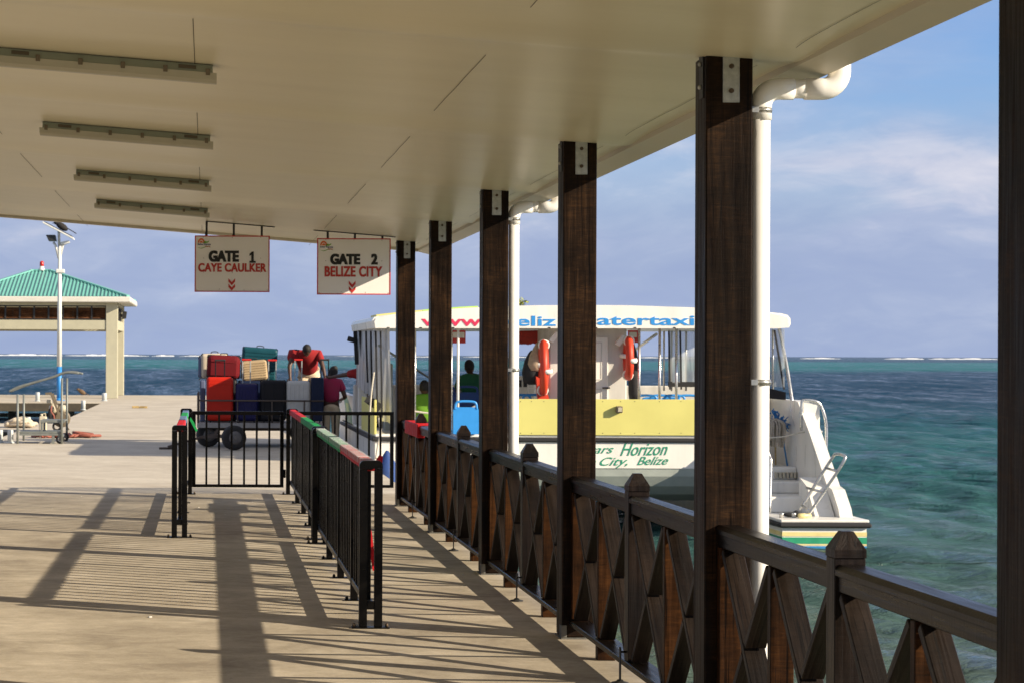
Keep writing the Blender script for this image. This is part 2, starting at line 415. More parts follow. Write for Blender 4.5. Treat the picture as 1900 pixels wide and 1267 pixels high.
# ------------------------------------------------------------------ sea
def sea_mat():
    m, nt, b = newmat('sea_water')
    g = N(nt, 'ShaderNodeNewGeometry'); sp = N(nt, 'ShaderNodeSeparateXYZ'); nt.links.new(g.outputs['Position'], sp.inputs[0])
    lg = mathn(nt, 'LOGARITHM', mathn(nt, 'MAXIMUM', sp.outputs[1], 1), 10)      # log10 distance along the pier
    vn = N(nt, 'ShaderNodeMapping'); vn.inputs['Scale'].default_value = (.012, .012, 1); nt.links.new(g.outputs['Position'], vn.inputs[0])
    nn = noise(nt, vn.outputs[0], 1.0, 5, .6)
    lg2 = mathn(nt, 'ADD', lg, mathn(nt, 'MULTIPLY', mathn(nt, 'SUBTRACT', nn, .5), .28))
    f = mathn(nt, 'DIVIDE', lg2, 4.0)
    r = ramp(nt, [(.25, (.15,.165,.10)), (.315, (.085,.125,.095)), (.365, (.045,.100,.092)), (.42, (.026,.098,.102)), (.465, (.020,.100,.112)), (.50, (.010,.062,.092)),
                  (.53, (.004,.035,.072)), (.635, (.004,.038,.078)), (.665, (.004,.12,.12)), (.745, (.004,.13,.13)),
                  (.775, (.003,.04,.065)), (1.0, (.003,.03,.06))])
    nt.links.new(f, r.inputs[0])
    def mapped(s):
        k = N(nt, 'ShaderNodeMapping'); k.inputs['Scale'].default_value = s; nt.links.new(g.outputs['Position'], k.inputs[0]); return k.outputs[0]
    h1 = noise(nt, mapped((1.0, 1.7, 1)), 2.2, 6, .65, .4)
    h2 = noise(nt, mapped((.16, .30, 1)), 1.0, 5, .6, .3)
    h3 = noise(nt, mapped((.02, .05, 1)), 1.0, 4, .6, .3)
    h0 = noise(nt, mapped((4, 7, 1)), 1.6, 4, .6, .3); p = bump(nt, b, h0, .7, .03); p = bump(nt, b, h1, .9, .12, p); p = bump(nt, b, h2, .6, .5, p); p = bump(nt, b, h3, .7, 3.0, p)
    df = N(nt, 'ShaderNodeBsdfDiffuse'); nt.links.new(r.outputs[0], df.inputs[0]); nt.links.new(p, df.inputs['Normal'])
    gl = N(nt, 'ShaderNodeBsdfGlossy'); gl.inputs['Roughness'].default_value = .12; gl.inputs[0].default_value = (1,1,1,1); nt.links.new(p, gl.inputs['Normal'])
    lw = N(nt, 'ShaderNodeLayerWeight'); nt.links.new(p, lw.inputs['Normal']); lw.inputs[0].default_value = .5
    fr = ramp(nt, [(.0, (.02,)*3), (.6, (.03,)*3), (.84, (.11,)*3), (1.0, (.42,)*3)]); nt.links.new(lw.outputs['Facing'], fr.inputs[0])
    g1 = noise(nt, mapped((1.5, .26, 1)), 1.0, 6, .7, .3); g2 = noise(nt, mapped((.20, .022, 1)), 1.0, 6, .7, .3)
    gg = ramp(nt, [(.40, (.4,)*3), (.5, (1.0,)*3), (.60, (2.5,)*3)]); nt.links.new(mathn(nt, 'MULTIPLY', mathn(nt, 'ADD', g1, g2), .5), gg.inputs[0])
    ms = N(nt, 'ShaderNodeMixShader'); nt.links.new(mathn(nt, 'MULTIPLY', fr.outputs[0], gg.outputs[0], True), ms.inputs[0]); nt.links.new(df.outputs[0], ms.inputs[1]); nt.links.new(gl.outputs[0], ms.inputs[2])
    nt.links.new(ms.outputs[0], nt.nodes['Material Output'].inputs[0]); nt.nodes.remove(b)
    return m
M['sea'] = sea_mat()
import numpy as np
rnd = random.Random(5)
comps = []
for lam, amp, k_ in ((9, .045, 4), (6, .04, 4), (4.2, .036, 4), (3.0, .031, 5), (2.1, .026, 5), (1.5, .021, 6), (1.05, .016, 6), (.75, .012, 7), (.52, .008, 7)):
    for k in range(k_):
        an = math.radians(205 + rnd.uniform(-50, 50)); L_ = lam*rnd.uniform(.82, 1.2); kk = 2*math.pi/L_
        comps.append((kk*math.cos(an), kk*math.sin(an), amp*.62, rnd.uniform(0, 6.28), L_))
ys = []; y = 5.0
while y < 900: ys.append(y); y += max(.085, y*.0050)
ys += [1300, 2600, 6000, 20000, 60000]
cn = 300; ys = np.array(ys); t = np.linspace(0, 1, cn+1)
x0 = np.where(ys < 27, 2.1, -.12*ys-2.5); x1 = .44*ys+5
X = x0[:,None] + (x1-x0)[:,None]*t[None,:]; Y = np.repeat(ys[:,None], cn+1, 1); Z = np.zeros_like(X)
step = np.maximum((x1-x0)/cn, np.gradient(ys))[:,None]
for a, b_, amp, ph, L_ in comps:
    w_ = np.clip((L_/step-2.5)/3, 0, 1)
    q = np.sin(a*X + b_*Y + ph); Z += amp*w_*(q + .25*q*q - .12)
Z *= (.72 + .35*np.sin(X*.11+Y*.05)*np.sin(X*.043-Y*.071+1))
Z *= 1/(1+(Y/420)**2)
V = np.stack([X, Y, Z+SEA], -1).reshape(-1, 3); nr = len(ys); ii = np.arange(nr*(cn+1)).reshape(nr, cn+1)
Fc = np.stack([ii[:-1,:-1], ii[:-1,1:], ii[1:,1:], ii[1:,:-1]], -1).reshape(-1, 4)
me = D.meshes.new('sea'); me.vertices.add(len(V)+4); me.vertices.foreach_set('co', np.concatenate([V, [[-60000,-3000,SEA-.22],[60000,-3000,SEA-.22],[60000,60000,SEA-.22],[-60000,60000,SEA-.22]]]).ravel())
n4 = len(V); Fc = np.concatenate([Fc, [[n4, n4+1, n4+2, n4+3]]])
me.loops.add(Fc.size); me.loops.foreach_set('vertex_index', Fc.ravel().astype(np.int32)); me.polygons.add(len(Fc))
me.polygons.foreach_set('loop_start', (np.arange(len(Fc))*4).astype(np.int32)); me.polygons.foreach_set('use_smooth', np.ones(len(Fc), bool)); me.update(calc_edges=True); me.validate()
me.materials.append(M['sea'])
o = D.objects.new('sea', me); col.objects.link(o); tag(o, kind='structure')
# surf on the reef
M['foam'] = paint('foam', (.85,.87,.88), .8, .1, .05)
mb = MB()
def surf(x0, x1, Y, h, gap):
    x = x0
    while x < x1:
        L_ = rnd.uniform(30, 130); n = int(L_/9)+2
        hh = [h*rnd.uniform(.35, 1.25)*math.sin(math.pi*(k+.3)/(n+.6)) for k in range(n+1)]
        yy = Y + rnd.uniform(-120, 120)
        for k in range(n):
            xa, xb = x + L_*k/n, x + L_*(k+1)/n
            mb.prism([(xa, yy-14, SEA-.2), (xa, yy, SEA+.05+hh[k]), (xa, yy+14, SEA-.2)], (xb-xa, 0, (hh[k+1]-hh[k])*.4))
        x += L_ + rnd.uniform(0, gap)
surf(-420, -20, 3100, 2.4, 12); surf(-20, 800, 3300, 1.2, 160); surf(860, 1230, 2900, 1.8, 45)
surf(1080, 1260, 2300, 2.0, 50)
surf(-300, 1250, 4300, .9, 240)
tag(mb.build('surf', 'foam'), kind='structure')
# ------------------------------------------------------------------ pier and dock slabs
JY = 25.15
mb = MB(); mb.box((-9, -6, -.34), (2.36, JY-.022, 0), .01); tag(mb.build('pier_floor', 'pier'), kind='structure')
mb = MB()
T = .34
def slab(x0, x1, y0, y1, m=mb): m.box((x0, y0, -T), (x1, y1, -.002))
slab(-9, 2.52, JY+.022, 39); slab(-4.2, 2.52, 39, 46); slab(-12, 2.52, 46, 50.3); slab(-3.7, 2.52, 50.3, 73); slab(-22, 2.52, 73, 85.5)
bmesh.ops.remove_doubles(mb.bm, verts=mb.bm.verts, dist=1e-4)
fs = [f for f in mb.bm.faces if abs(f.normal.y) > .9]
# drop the inner partition faces shared by neighbouring slabs
seen = {}
for f in list(mb.bm.faces):
    c = f.calc_center_median(); k = tuple(round(v, 3) for v in c)
    seen.setdefault(k, []).append(f)
dock = mb.build('dock_ground', 'dock'); tag(dock, kind='structure')
mb = MB()
mb.box((-22, 72.96, -.33), (-3.75, 72.995, -.05)); mb.box((-12, 45.96, -.33), (-4.2, 45.995, -.05)); mb.box((-3.74, 50.4, -.33), (-3.705, 72.9, -.05))
tag(mb.build('dock_edge_side', 'dockside'), kind='structure')
mb = MB(); mb.box((-22, 84.6, -.9), (2.4, 84.9, -.74)); tag(mb.build('dock_lower_ledge', 'ledge'), kind='structure')
mb = MB()
for x in (-20, -17, -14, -11, -8, -5, -1.5, 1.8):
    for y in (74.5, 84): mb.tube([(x, y, -2.5), (x, y, -T)], .17, 12)
for y in (28, 32, 36, 40, 44, 48, 52, 58, 64, 70):
    for x in (-3.2, 2.2): mb.tube([(x, y, -2.5), (x, y, -T)], .17, 12)
for y in (-4, 0, 4, 8, 12, 16, 20, 24):
    for x in (-5, -1.5, 2.0): mb.tube([(x, y, -2.5), (x, y, -T)], .17, 12)
tag(mb.build('dock_piles', 'ledge'), kind='structure')

# ------------------------------------------------------------------ posts
PB = [F/s for s in (686, 423, 304, 236, 192, 163.5)]         # back faces
PX0, PX1 = 2.135, 2.335
def ceil_z(x): return 3.01 + SL*(PX0 - x)
plabel = ['nearest dark timber post, cut by the right edge of the picture',
          'second dark timber post from the right, thick and beside the tall near white drainpipe',
          'dark timber post in front of the boat cabin door, without a drainpipe',
          'dark timber post with the smaller white drainpipe fixed to its right side',
          'dark timber post next nearest to the last one, green-shirted passenger to its right',
          'farthest dark timber post, just right of the Gate 2 sign']
YM = []
for i, yb in enumerate(PB):
    r0 = empty('timber_post', (2.235, yb-.1, 0), plabel[i], 'post', 'timber posts carrying the pier roof')
    mb = MB(); mb.box((PX0, yb-.2, .012), (PX1, yb, ceil_z(PX1)-.002), .006)
    mb.build('shaft', 'post', r0)
    mb = MB(); mb.box((2.205, yb-.206, ceil_z(2.24)-.215), (2.277, yb-.2005, ceil_z(2.24)+.0), .002)
    pl = mb.build('fixing_plate', 'galv', r0)
    mb = MB()
    for dz in (.06, .165): mb.lathe((2.241, yb-.206, ceil_z(2.24)-dz), (0,-1,0), [(.011, -.001), (.011, .006), (.008, .010)], 8)
    mb.build('bolt', 'bolt', pl)
    mb = MB(); mb.box((PX0-.006, yb-.16, ceil_z(2.13)-.2), (PX0-.0005, yb-.09, ceil_z(2.13)-.003), .002)
    sp_ = mb.build('side_plate', 'darksteel', r0)
    mb = MB()
    for dz in (.05, .15): mb.lathe((PX0-.006, yb-.125, ceil_z(2.13)-dz), (-1,0,0), [(.010, -.001), (.010, .008), (.006, .012)], 8)
    mb.build('bolt', 'galv', sp_)
    mb = MB(); mb.box((PX0-.007, yb-.207, .011), (PX0+.028, yb-.2008, .085), .002); mb.box((PX0-.007, yb-.2, .011), (PX0-.0008, yb-.15, .085), .002)
    mb.box((PX0-.006, yb-.206, 0.0), (PX1+.006, yb+.006, .010))
    mb.build('base_bracket', 'oldgalv', r0)

# ------------------------------------------------------------------ railing bays
RX = 2.235
blabel = ['nearest wooden railing section, running out at the right edge of the picture over the water',
          'wooden cross-braced railing section on the near right, in front of the boat name',
          'wooden railing section below the yellow boat panel, behind the smaller drainpipe post',
          'wooden railing section below the blue boat seat, second from the far end',
          'farthest wooden railing section, its handrail wrapped in red tape']
for i in range(5):
    y0, y1 = PB[i], PB[i+1]-.2
    L_ = y1-y0; c = L_/4
    r0 = empty('wooden_railing', (RX, (y0+y1)/2, 0), blabel[i], 'railing', 'wooden railing between the posts')
    ym = (y0+y1)/2
    mb = MB()
    for a, b_ in ((y0+.001, ym-.048), (ym+.048, y1-.001)):
        mb.prism([(RX-.053, a, .943), (RX-.053, a, .962), (RX-.038, a, .98), (RX+.038, a, .98), (RX+.053, a, .962), (RX+.053, a, .943)], (0, b_-a, 0))
        mb.box((RX-.043, a, .885), (RX+.043, b_, .9425), .004)
    mb.build('handrail', 'rail', r0)
    mb = MB(); mb.box((RX-.062, y0+.001, .085), (RX+.062, y1-.001, .118), .004)
    mb.build('bottom_rail', 'rail', r0)
    # newel with pointed cap
    mb = MB(); mb.box((RX-.0545, ym-.0479, .1185), (RX+.0545, ym+.0479, 1.002), .003)
    nw_ = mb.build('newel_post', 'newel', r0)
    mb = MB(); z0 = 1.0025
    prof = [(.0555, z0), (.0555, z0+.028), (.022, z0+.088), (.020, z0+.09)]
    rings = [[(RX-a, ym-a*.95, z), (RX+a, ym-a*.95, z), (RX+a, ym+a*.95, z), (RX-a, ym+a*.95, z)] for a, z in prof]
    vr = [[mb.bm.verts.new(p) for p in r_] for r_ in rings]
    mb.bm.faces.new(vr[0][::-1]); mb.bm.faces.new(vr[-1])
    for A, B in zip(vr, vr[1:]):
        for k in range(4): mb.bm.faces.new([A[k], A[(k+1)%4], B[(k+1)%4], B[k]])
    mb.build('post_cap', 'newel', nw_)
    for yy in (y0+c, y0+3*c):
        mb = MB(); mb.box((RX-.046, yy-.022, .1185), (RX+.046, yy+.022, .8845), .003); mb.build('baluster', 'baluster', r0)
        mb = MB(); mb.box((RX-.05, yy-.035, .001), (RX+.05, yy+.035, .0845), .003); mb.build('support_block', 'baluster', r0)
    for yy in (y0+.023, y1-.023):
        mb = MB(); mb.box((RX-.046, yy-.022, .1185), (RX+.046, yy+.022, .8845), .003); mb.build('baluster', 'baluster', r0)
    for k in range(4):
        a, b_ = y0+k*c, y0+(k+1)*c
        ea = .048 if k in (0, 2) else .025; eb = .048 if k in (1, 3) else .025
        a += ea; b_ -= eb
        for sgn in (1, -1):
            z0_, z1_ = (.125, .878) if sgn == 1 else (.878, .125)
            p, q = Vector((RX, a+.02, z0_)), Vector((RX, b_-.02, z1_))
            ln = (q-p).length; ang = math.atan2(q.z-p.z, q.y-p.y); th = .034
            mb = MB()
            if sgn == 1: mb.box((-ln/2+.008, -th/2, -.044), (ln/2-.008, th/2, .044), .003)
            else:
                mb.box((-ln/2+.008, -th/2, -.042), (-th*.9, th/2, .042), .003); mb.box((th*.9, -th/2, -.042), (ln/2-.008, th/2, .042), .003)
            # local x along the brace, local y its thickness, local z across the rail
            rot = Matrix((Vector((0, math.cos(ang), math.sin(ang))), Vector((0, -math.sin(ang), math.cos(ang))), Vector((1, 0, 0)))).transposed().to_euler()
            mb.build('cross_brace', 'brace', r0, loc=(p+q)/2, rot=rot)
    mb = MB(); xs = RX-.085
    mb.box((xs-.004, ym-.012, .006), (xs+.004, ym+.012, .19), .001); mb.lathe((xs, ym, .001), (0,0,1), [(.045, 0), (.045, .006), (.02, .012), (.014, .02)], 14)
    mb.tube([(xs, ym, .165), (RX-.055, ym, .165)], .006, 6)
    mb.build('floor_stay', 'darksteel', r0)
    if i == 4:
        mb = MB()
        for k in range(7):
            a = ym - .35 + k*.19 - .9*0
            mb.box((RX-.076, a, .852+.002*(k%2)), (RX+.076, a+.185, .993+.003*(k%2)), .008)
        mb.build('tape_wrap', 'tapered', r0)

# ------------------------------------------------------------------ roof
RE = 2.67; RL = -7.5; RY0, RY1 = -3.0, F/153.5
roof = empty('pier_roof', (0, 11, 3), 'long cream ceiling and roof covering the pier walkway', 'roof')
mb = MB(); n = 900; colsx = [RL, -4, -1, 0.5, 1.6, RE-.14]
rows = []
for k in range(n+1):
    y = RY0 + (RY1-.1-RY0)*k/n
    z = 0
    for j in range(-3, 8):
        yp = PB[0] - .1 + 3.55*j if j < 0 else (PB[j]-.1 if j < 6 else 1e9)
        d = (y-yp+.12)
        z -= .032*math.exp(-(d/(.36 if d < 0 else .17))**2)
        z -= .003*math.exp(-((d-1.75)/.3)**2) + .002*math.exp(-((d-.9)/.22)**2)+ .002*math.exp(-((d-2.65)/.22)**2)
    rows.append([mb.bm.verts.new((x, y, ceil_z(x) + z*(1 if x < 2.3 else .5) + (0 if x < PX0 else .0))) for x in colsx])
for A, B in zip(rows, rows[1:]):
    for k in range(len(colsx)-1):
        f = mb.bm.faces.new([A[k], B[k], B[k+1], A[k+1]]); f.smooth = True
mb.build('ceiling', 'ceiling', roof)
mb = MB(); q = ceil_z(RE)
mb.prism([(RE-.14, RY0, ceil_z(RE-.14)-.030), (RE, RY0, q-.052), (RE+.0, RY0, q+.16), (RE-.02, RY0, q+.16), (RE-.02, RY0, q+.01), (RE-.14, RY0, ceil_z(RE-.14)+.01)], (0, RY1-RY0, 0))
mb.build('edge_trim', 'trim', roof)
mb = MB()
mb.prism([(RL, RY1-.1, ceil_z(RL)-.034), (RE-.142, RY1-.1, ceil_z(RE-.142)-.034), (RE-.142, RY1-.1, ceil_z(RE-.142)+.16), (RL, RY1-.1, ceil_z(RL)+.16)], (0, .1, 0))
mb.build('end_trim', 'trim', roof)
mb = MB(); mb.prism([(RL-.05, RY0, ceil_z(RL)+.16), (RE-.03, RY0, q+.17), (RE-.03, RY0, q+.2), (RL-.05, RY0, ceil_z(RL)+.2)], (0, RY1-RY0+.05, 0)); mb.build('roof_sheet', 'rooftop', roof)
mb = MB(); mb.prism([(RE+.002, RY0, q+.075), (RE+.11, RY0, q+.08), (RE+.125, RY0, q+.17), (RE+.118, RY0, q+.17), (RE+.10, RY0, q+.09), (RE+.002, RY0, q+.09)], (0, RY1-RY0, 0))
mb.build('gutter', 'trim', roof)
mb = MB()
def seam(x, ya, yb, wd=.006):
    m_ = 8
    mb.prism([(x-wd/2, ya, ceil_z(x)-.0285), (x+wd/2, ya, ceil_z(x)-.0285), (x+wd/2, ya, ceil_z(x)-.03), (x-wd/2, ya, ceil_z(x)-.03)], (0, yb-ya, 0))
def cz(x, y):
    z = 0
    for j in range(-3, 8):
        yp = PB[0] - .1 + 3.55*j if j < 0 else (PB[j]-.1 if j < 6 else 1e9)
        d = (y-yp+.12); z -= .032*math.exp(-(d/(.36 if d < 0 else .17))**2) + .003*math.exp(-((d-1.75)/.3)**2) + .002*math.exp(-((d-.9)/.22)**2) + .002*math.exp(-((d-2.65)/.22)**2)
    return ceil_z(x) + z
def seamline(x, ya, yb, wd=.006):
    k = max(3, int((yb-ya)/.08)); pts = [ya+(yb-ya)*t/k for t in range(k+1)]
    L2 = [(mb.bm.verts.new((x-wd/2, y, cz(x, y)-.0025)), mb.bm.verts.new((x+wd/2, y, cz(x, y)-.0025))) for y in pts]
    for a, b_ in zip(L2, L2[1:]): mb.bm.faces.new([a[0], a[1], b_[1], b_[0]])
for x, ph, wd in ((-.07, 0, .0038), (1.27, .35, .0038), (2.42, 0, .003), (-1.5, .2, .0038)):
    for j in range(6):
        yp = PB[j]-.1
        seamline(x, yp+.15+ph, yp+2.3+ph, wd)
        if x > 2: seamline(x, yp+1.4, yp+3.0, wd)
mb.build('panel_seams', 'seam', roof)

# fluorescent fittings
def fitting(sx, y, label):
    r0 = empty('ceiling_light', (sx, y, ceil_z(sx)), label, 'ceiling light', 'tube light fittings across the ceiling')
    x0 = sx-1.17
    def zc(x): return cz(x, y)-.004
    def pr(name, m, prof, xa, xb, parent=r0):
        mb = MB(); A = [(xa, y+dy, zc(xa)-dz) for dy, dz in prof]; B = [(xb, y+dy, zc(xb)-dz) for dy, dz in prof]
        va = [mb.bm.verts.new(p) for p in A]; vb = [mb.bm.verts.new(p) for p in B]
        mb.bm.faces.new(va); mb.bm.faces.new(vb[::-1])
        for i in range(len(va)): mb.bm.faces.new([va[i], va[(i+1)%len(va)], vb[(i+1)%len(va)], vb[i]])
        return mb.build(name, m, parent)
    pr('housing', 'lampbody', [(-.045, 0), (.045, 0), (.06, .04), (-.06, .04)], x0+.02, sx-.02)
    pr('diffuser', 'lamptray', [(-.068, .041), (.068, .041), (.055, .075), (.02, .088), (-.02, .088), (-.055, .075)], x0, sx)
    for k in range(6):
        xx = x0+.045 + (1.17-.09)*k/5
        pr('clip', 'lampclip', [(-.072, .024), (-.061, .020), (-.061, .055), (-.072, .055)], xx-.011, xx+.011)
    for xx in (x0+.17, sx-.15): pr('vent_slot', 'seam', [(-.056, .012), (-.050, .008), (-.053, .026), (-.060, .028)], xx-.045, xx+.045)
    return r0
for (yy, xe, y_, lab) in ((0, 400, 152, 'nearest and longest-looking tube light, cut by the left edge of the picture'), (0, 394, 275, 'second tube light from the camera on the cream ceiling'),
                (0, 391, 354, 'third tube light from the camera on the cream ceiling'), (0, 388, 403, 'farthest tube light, ending just above the Gate 1 sign')):
    s_ = (VY-y_)/(ceil_z(0)-.085-EYE); fitting((xe-VX)/s_+.0, F/s_, lab)

# drainpipes
def downpipe(yb, label):
    y = yb-.13; r = .041; x = PX1+.052
    r0 = empty('drainpipe', (x, y, -.6), label, 'drainpipe', 'white drainpipes on the posts')
    zt = 2.855; R = .075; xr = 2.728
    mb = MB()
    mb.tube([(x, y, -.75), (x, y, zt-R-.03)], r, 20)
    mb.tube([(x+R+.03, y, zt), (xr-R-.03, y, zt)], r, 20)
    mb.build('pipe', 'pvc', r0)
    mb = MB()
    arc = [(x+R-R*math.cos(t), y, zt-R+R*math.sin(t)) for t in [math.pi/2*k/8 for k in range(9)]]
    mb.tube([(x, y, zt-R-.06)] + arc + [(x+R+.065, y, zt)], r+.006, 20)
    mb.build('elbow', 'pvc', r0)
    mb = MB()
    arc = [(xr-R+R*math.sin(t), y, zt+R-R*math.cos(t)) for t in [math.pi/2*k/8 for k in range(9)]]
    mb.tube([(xr-R-.075, y, zt)] + arc + [(xr, y, zt+R+.10)], r+.006, 20)
    mb.build('elbow', 'pvc', r0)
    for z in (2.76, 1.59):
        mb = MB(); mb.tube([(x, y, z-.012), (x, y, z+.012)], r+.006, 20); mb.tube([(x, y, z-.004), (x, y, z+.004)], r+.0085, 20)
        mb.box((PX1-.03, y-r-.012, z-.012), (x-r+.02, y-r+.0, z+.012)); mb.build('strap', 'strap', r0)
downpipe(PB[1], 'tall white plastic drainpipe on the right of the thick near post')
downpipe(PB[3], 'smaller-looking white plastic drainpipe farther along, left of the yellow boat panel')

# ------------------------------------------------------------------ signs
def sign(x0, x1, y0, y1, num, town, tx0, tx1, ty0, ty1, sx, gx, n, strip, label):
    s = 168.0
    a, b_ = W(x0, y1, s), W(x1, y0, s); Y = a.y
    r0 = empty('hanging_sign', ((a.x+b_.x)/2, Y, a.z), label, 'sign', 'gate signs hanging from the ceiling')
    mb = MB(); mb.box((a.x+.008, Y, a.z+.008), (b_.x-.008, Y+.012, b_.z-.008), .001); bd = mb.build('board', 'signface', r0)
    mb = MB(); fw = .012
    mb.box((a.x, Y-.003, a.z), (b_.x, Y+.016, a.z+fw)); mb.box((a.x, Y-.003, b_.z-fw), (b_.x, Y+.016, b_.z))
    mb.box((a.x, Y-.0028, a.z+fw), (a.x+fw, Y+.0158, b_.z-fw)); mb.box((b_.x-fw, Y-.0028, a.z+fw), (b_.x, Y+.0158, b_.z-fw))
    mb.build('frame', 'signred', r0)
    def T_(t, m, xa, xb, ya, yb, **k):
        p, q = W(xa, yb, s), W(xb, ya, s); return text(t, 'lettering', m, r0, p.x, q.x, p.z, q.z, Y, **k)
    T_('GATE', 'textblack', gx[0]+1, gx[1]-1, gx[2]+.5, gx[3]-.5, off=.03, bold=.006)
    if num == '1':
        mb = MB(); q = lambda fx, fy: (W(n[0]+(n[1]-n[0])*fx, 0, s).x, Y-.004, W(0, gx[3]+(gx[2]-gx[3])*fy, s).z - .0038*0)
        mb.prism([q(.02,0), q(.98,0), q(.98,.17), q(.68,.17), q(.68,1), q(.40,1), q(.02,.80), q(.02,.60), q(.30,.72), q(.30,.17), q(.02,.17)], (0, .0035, 0)); mb.build('lettering', 'textblack', r0)
    else: T_(num, 'textblack', n[0]+1, n[1]-1, gx[2]+.5, gx[3]-.5, off=.02, bold=.006)
    T_(town, 'textred', tx0+.7, tx1-.7, ty0+.4, ty1-.4, off=.018, bold=.003, space=1.07)
    cx, cy = sx
    mb = MB()
    for dy in (0, 10):
        for sg_ in (-1, 1):
            pts = [W(cx, cy+dy+4.5, s), W(cx+sg_*6.2, cy+dy-2.5, s), W(cx+sg_*6.2, cy+dy+3.5, s), W(cx, cy+dy+10.5, s)]
            mb.prism([(p.x, Y-.004, p.z) for p in pts], (0, .0035, 0))
    mb.build('arrow', 'signred', r0)
    # emblem top left: sun, green hill, name lines, swoosh
    ex, ey = x0+6, y0+4
    def Q(x, y): p = W(ex+x, ey+y, s); return (p.x, Y-.003, p.z)
    mb = MB(); pts = [Q(6.5-6.5*math.cos(t), 9-8.5*math.sin(t)) for t in [math.pi*k/12 for k in range(13)]]
    inn = [Q(6.5-4*math.cos(t), 9-5.2*math.sin(t)) for t in [math.pi*k/12 for k in range(12, -1, -1)]]
    for k in range(12):
        mb.prism([pts[k], pts[k+1], inn[12-k-1], inn[12-k]], (0, .0025, 0))
    mb.prism([Q(6.5-3*math.cos(t), 9-3.6*math.sin(t)) for t in [math.pi*k/10 for k in range(11)]], (0, .0025, 0))
    em = mb.build('emblem_sun', 'logoorange', r0)
    mb = MB(); mb.prism([Q(9, 10), Q(13, 5.5), Q(17, 7), Q(21, 5), Q(20, 8), Q(15, 10)], (0, .002, 0)); 
    for k in range(12):
        x_, xx = k*2, k*2+2
        f_ = lambda q_: 17 + 1.6*math.sin(q_*.28)
        mb.prism([Q(x_, f_(x_)), Q(xx, f_(xx)), Q(xx, f_(xx)+1.2*math.sin(math.pi*(xx+.5)/25)+.2), Q(x_, f_(x_)+1.2*math.sin(math.pi*(x_+.5)/25)+.2)], (0, .002, 0))
    mb.build('emblem_hill', 'logogreen', r0)
    p, q = Q(0, 14), Q(24, 10.3); text('Belize Express', 'lettering', 'logonavy', r0, p[0], q[0], p[2], q[2], Y, off=.03)
    p, q = Q(14, 17), Q(23, 14.6); text('Water Taxi', 'lettering', 'textred', r0, p[0], q[0], p[2], q[2], Y, off=.02)
    mb = MB()
    for (fx, fy) in ((.03,.03),(.33,.05),(.66,.04),(.97,.03),(.12,.35),(.5,.34),(.88,.35),(.12,.6),(.5,.6),(.88,.6),(.12,.97),(.5,.97),(.88,.97)):
        mb.lathe((a.x+(b_.x-a.x)*fx, Y, a.z+(b_.z-a.z)*fy), (0,-1,0), [(.004, -.001), (.004, .002), (.002, .004)], 8)
    mb.build('rivets', 'bolt', r0)
    for xx in strip[2]:
        X = (xx-VX)/s; mb = MB(); zt = cz(X, Y)-.004
        mb.box((X-.012, Y+.0135, b_.z-.02), (X+.012, Y+.022, zt-.12), .002); mb.box((X-.006, Y+.0225, zt-.16), (X+.018, Y+.03, zt-.002), .002); mb.build('hanger', 'darksteel', r0)
    mb = MB(); xa, xb = (strip[0]-VX)/s, (strip[1]-VX)/s
    mb.prism([(xa, Y-.015, cz(xa, Y)-.003), (xa, Y+.035, cz(xa, Y)-.003), (xa, Y+.035, cz(xa, Y)-.009), (xa, Y-.015, cz(xa, Y)-.009)], (xb-xa, 0, -SL*(xb-xa))); mb.build('ceiling_bar', 'darksteel', r0)
sign(361, 500.5, 438, 542, '1', 'CAYE CAULKER', 367.5, 494.5, 489, 505, (430, 519.5), (387, 443.5, 465.5, 486.5), (464.5, 476.5), (381, 509, (381.5, 432, 484)),
     'white gate sign lettered GATE 1 CAYE CAULKER, wholly in shade')
sign(588, 725, 443, 547, '2', 'BELIZE CITY', 602, 709.5, 494.5, 514, (653.5, 524), (612.5, 668.5, 471.5, 491.5), (688.5, 701), (581, 733, (606.5, 657, 708)),
     'white gate sign lettered GATE 2 BELIZE CITY, its lower corner in sun')

# ------------------------------------------------------------------ black steel fences
def foot(mb, x, y, w_=.09):
    mb.box((x-w_/2, y-.035, .001), (x+w_/2, y+.035, .009), .001)
def end_loop(name, x, y, r0, wid=.145, t=.05, h=1.045):
    mb = MB(); r = .03
    xa, xb = x-wid/2, x+wid/2
    mb.box((xa, y-t/2, .009), (xa+t, y+t/2, h-.052), .003); mb.box((xb-t, y-t/2, .009), (xb, y+t/2, h-.052), .003)
    # rounded top
    out = [(xa, h-.05)] + [(xa+r-r*math.cos(q), h-r+r*math.sin(q)) for q in [math.pi/2*k/5 for k in range(6)]] + [(xb-r+r*math.sin(q), h-r+r*math.cos(q)) for q in [math.pi/2*k/5 for k in range(6)]] + [(xb, h-.05)]
    mb.prism([(p[0], y-t/2, p[1]) for p in out], (0, t, 0))
    mb.box((xa+t, y-t/2+.004, .118), (xb-t, y+t/2-.004, .17), .002)
    o = mb.build(name, 'fence', r0)
    mb = MB(); mb.box((xa-.045, y-.04, .001), (xb+.045, y+.04, .009), .001); fp = mb.build('foot_plate', 'fence', o)
    mb = MB()
    for xx in (xa-.03, xb+.03): mb.lathe((xx, y, .009), (0,0,1), [(.011, 0), (.011, .012), (.006, .022)], 8)
    mb.build('bolt', 'bolt', fp)
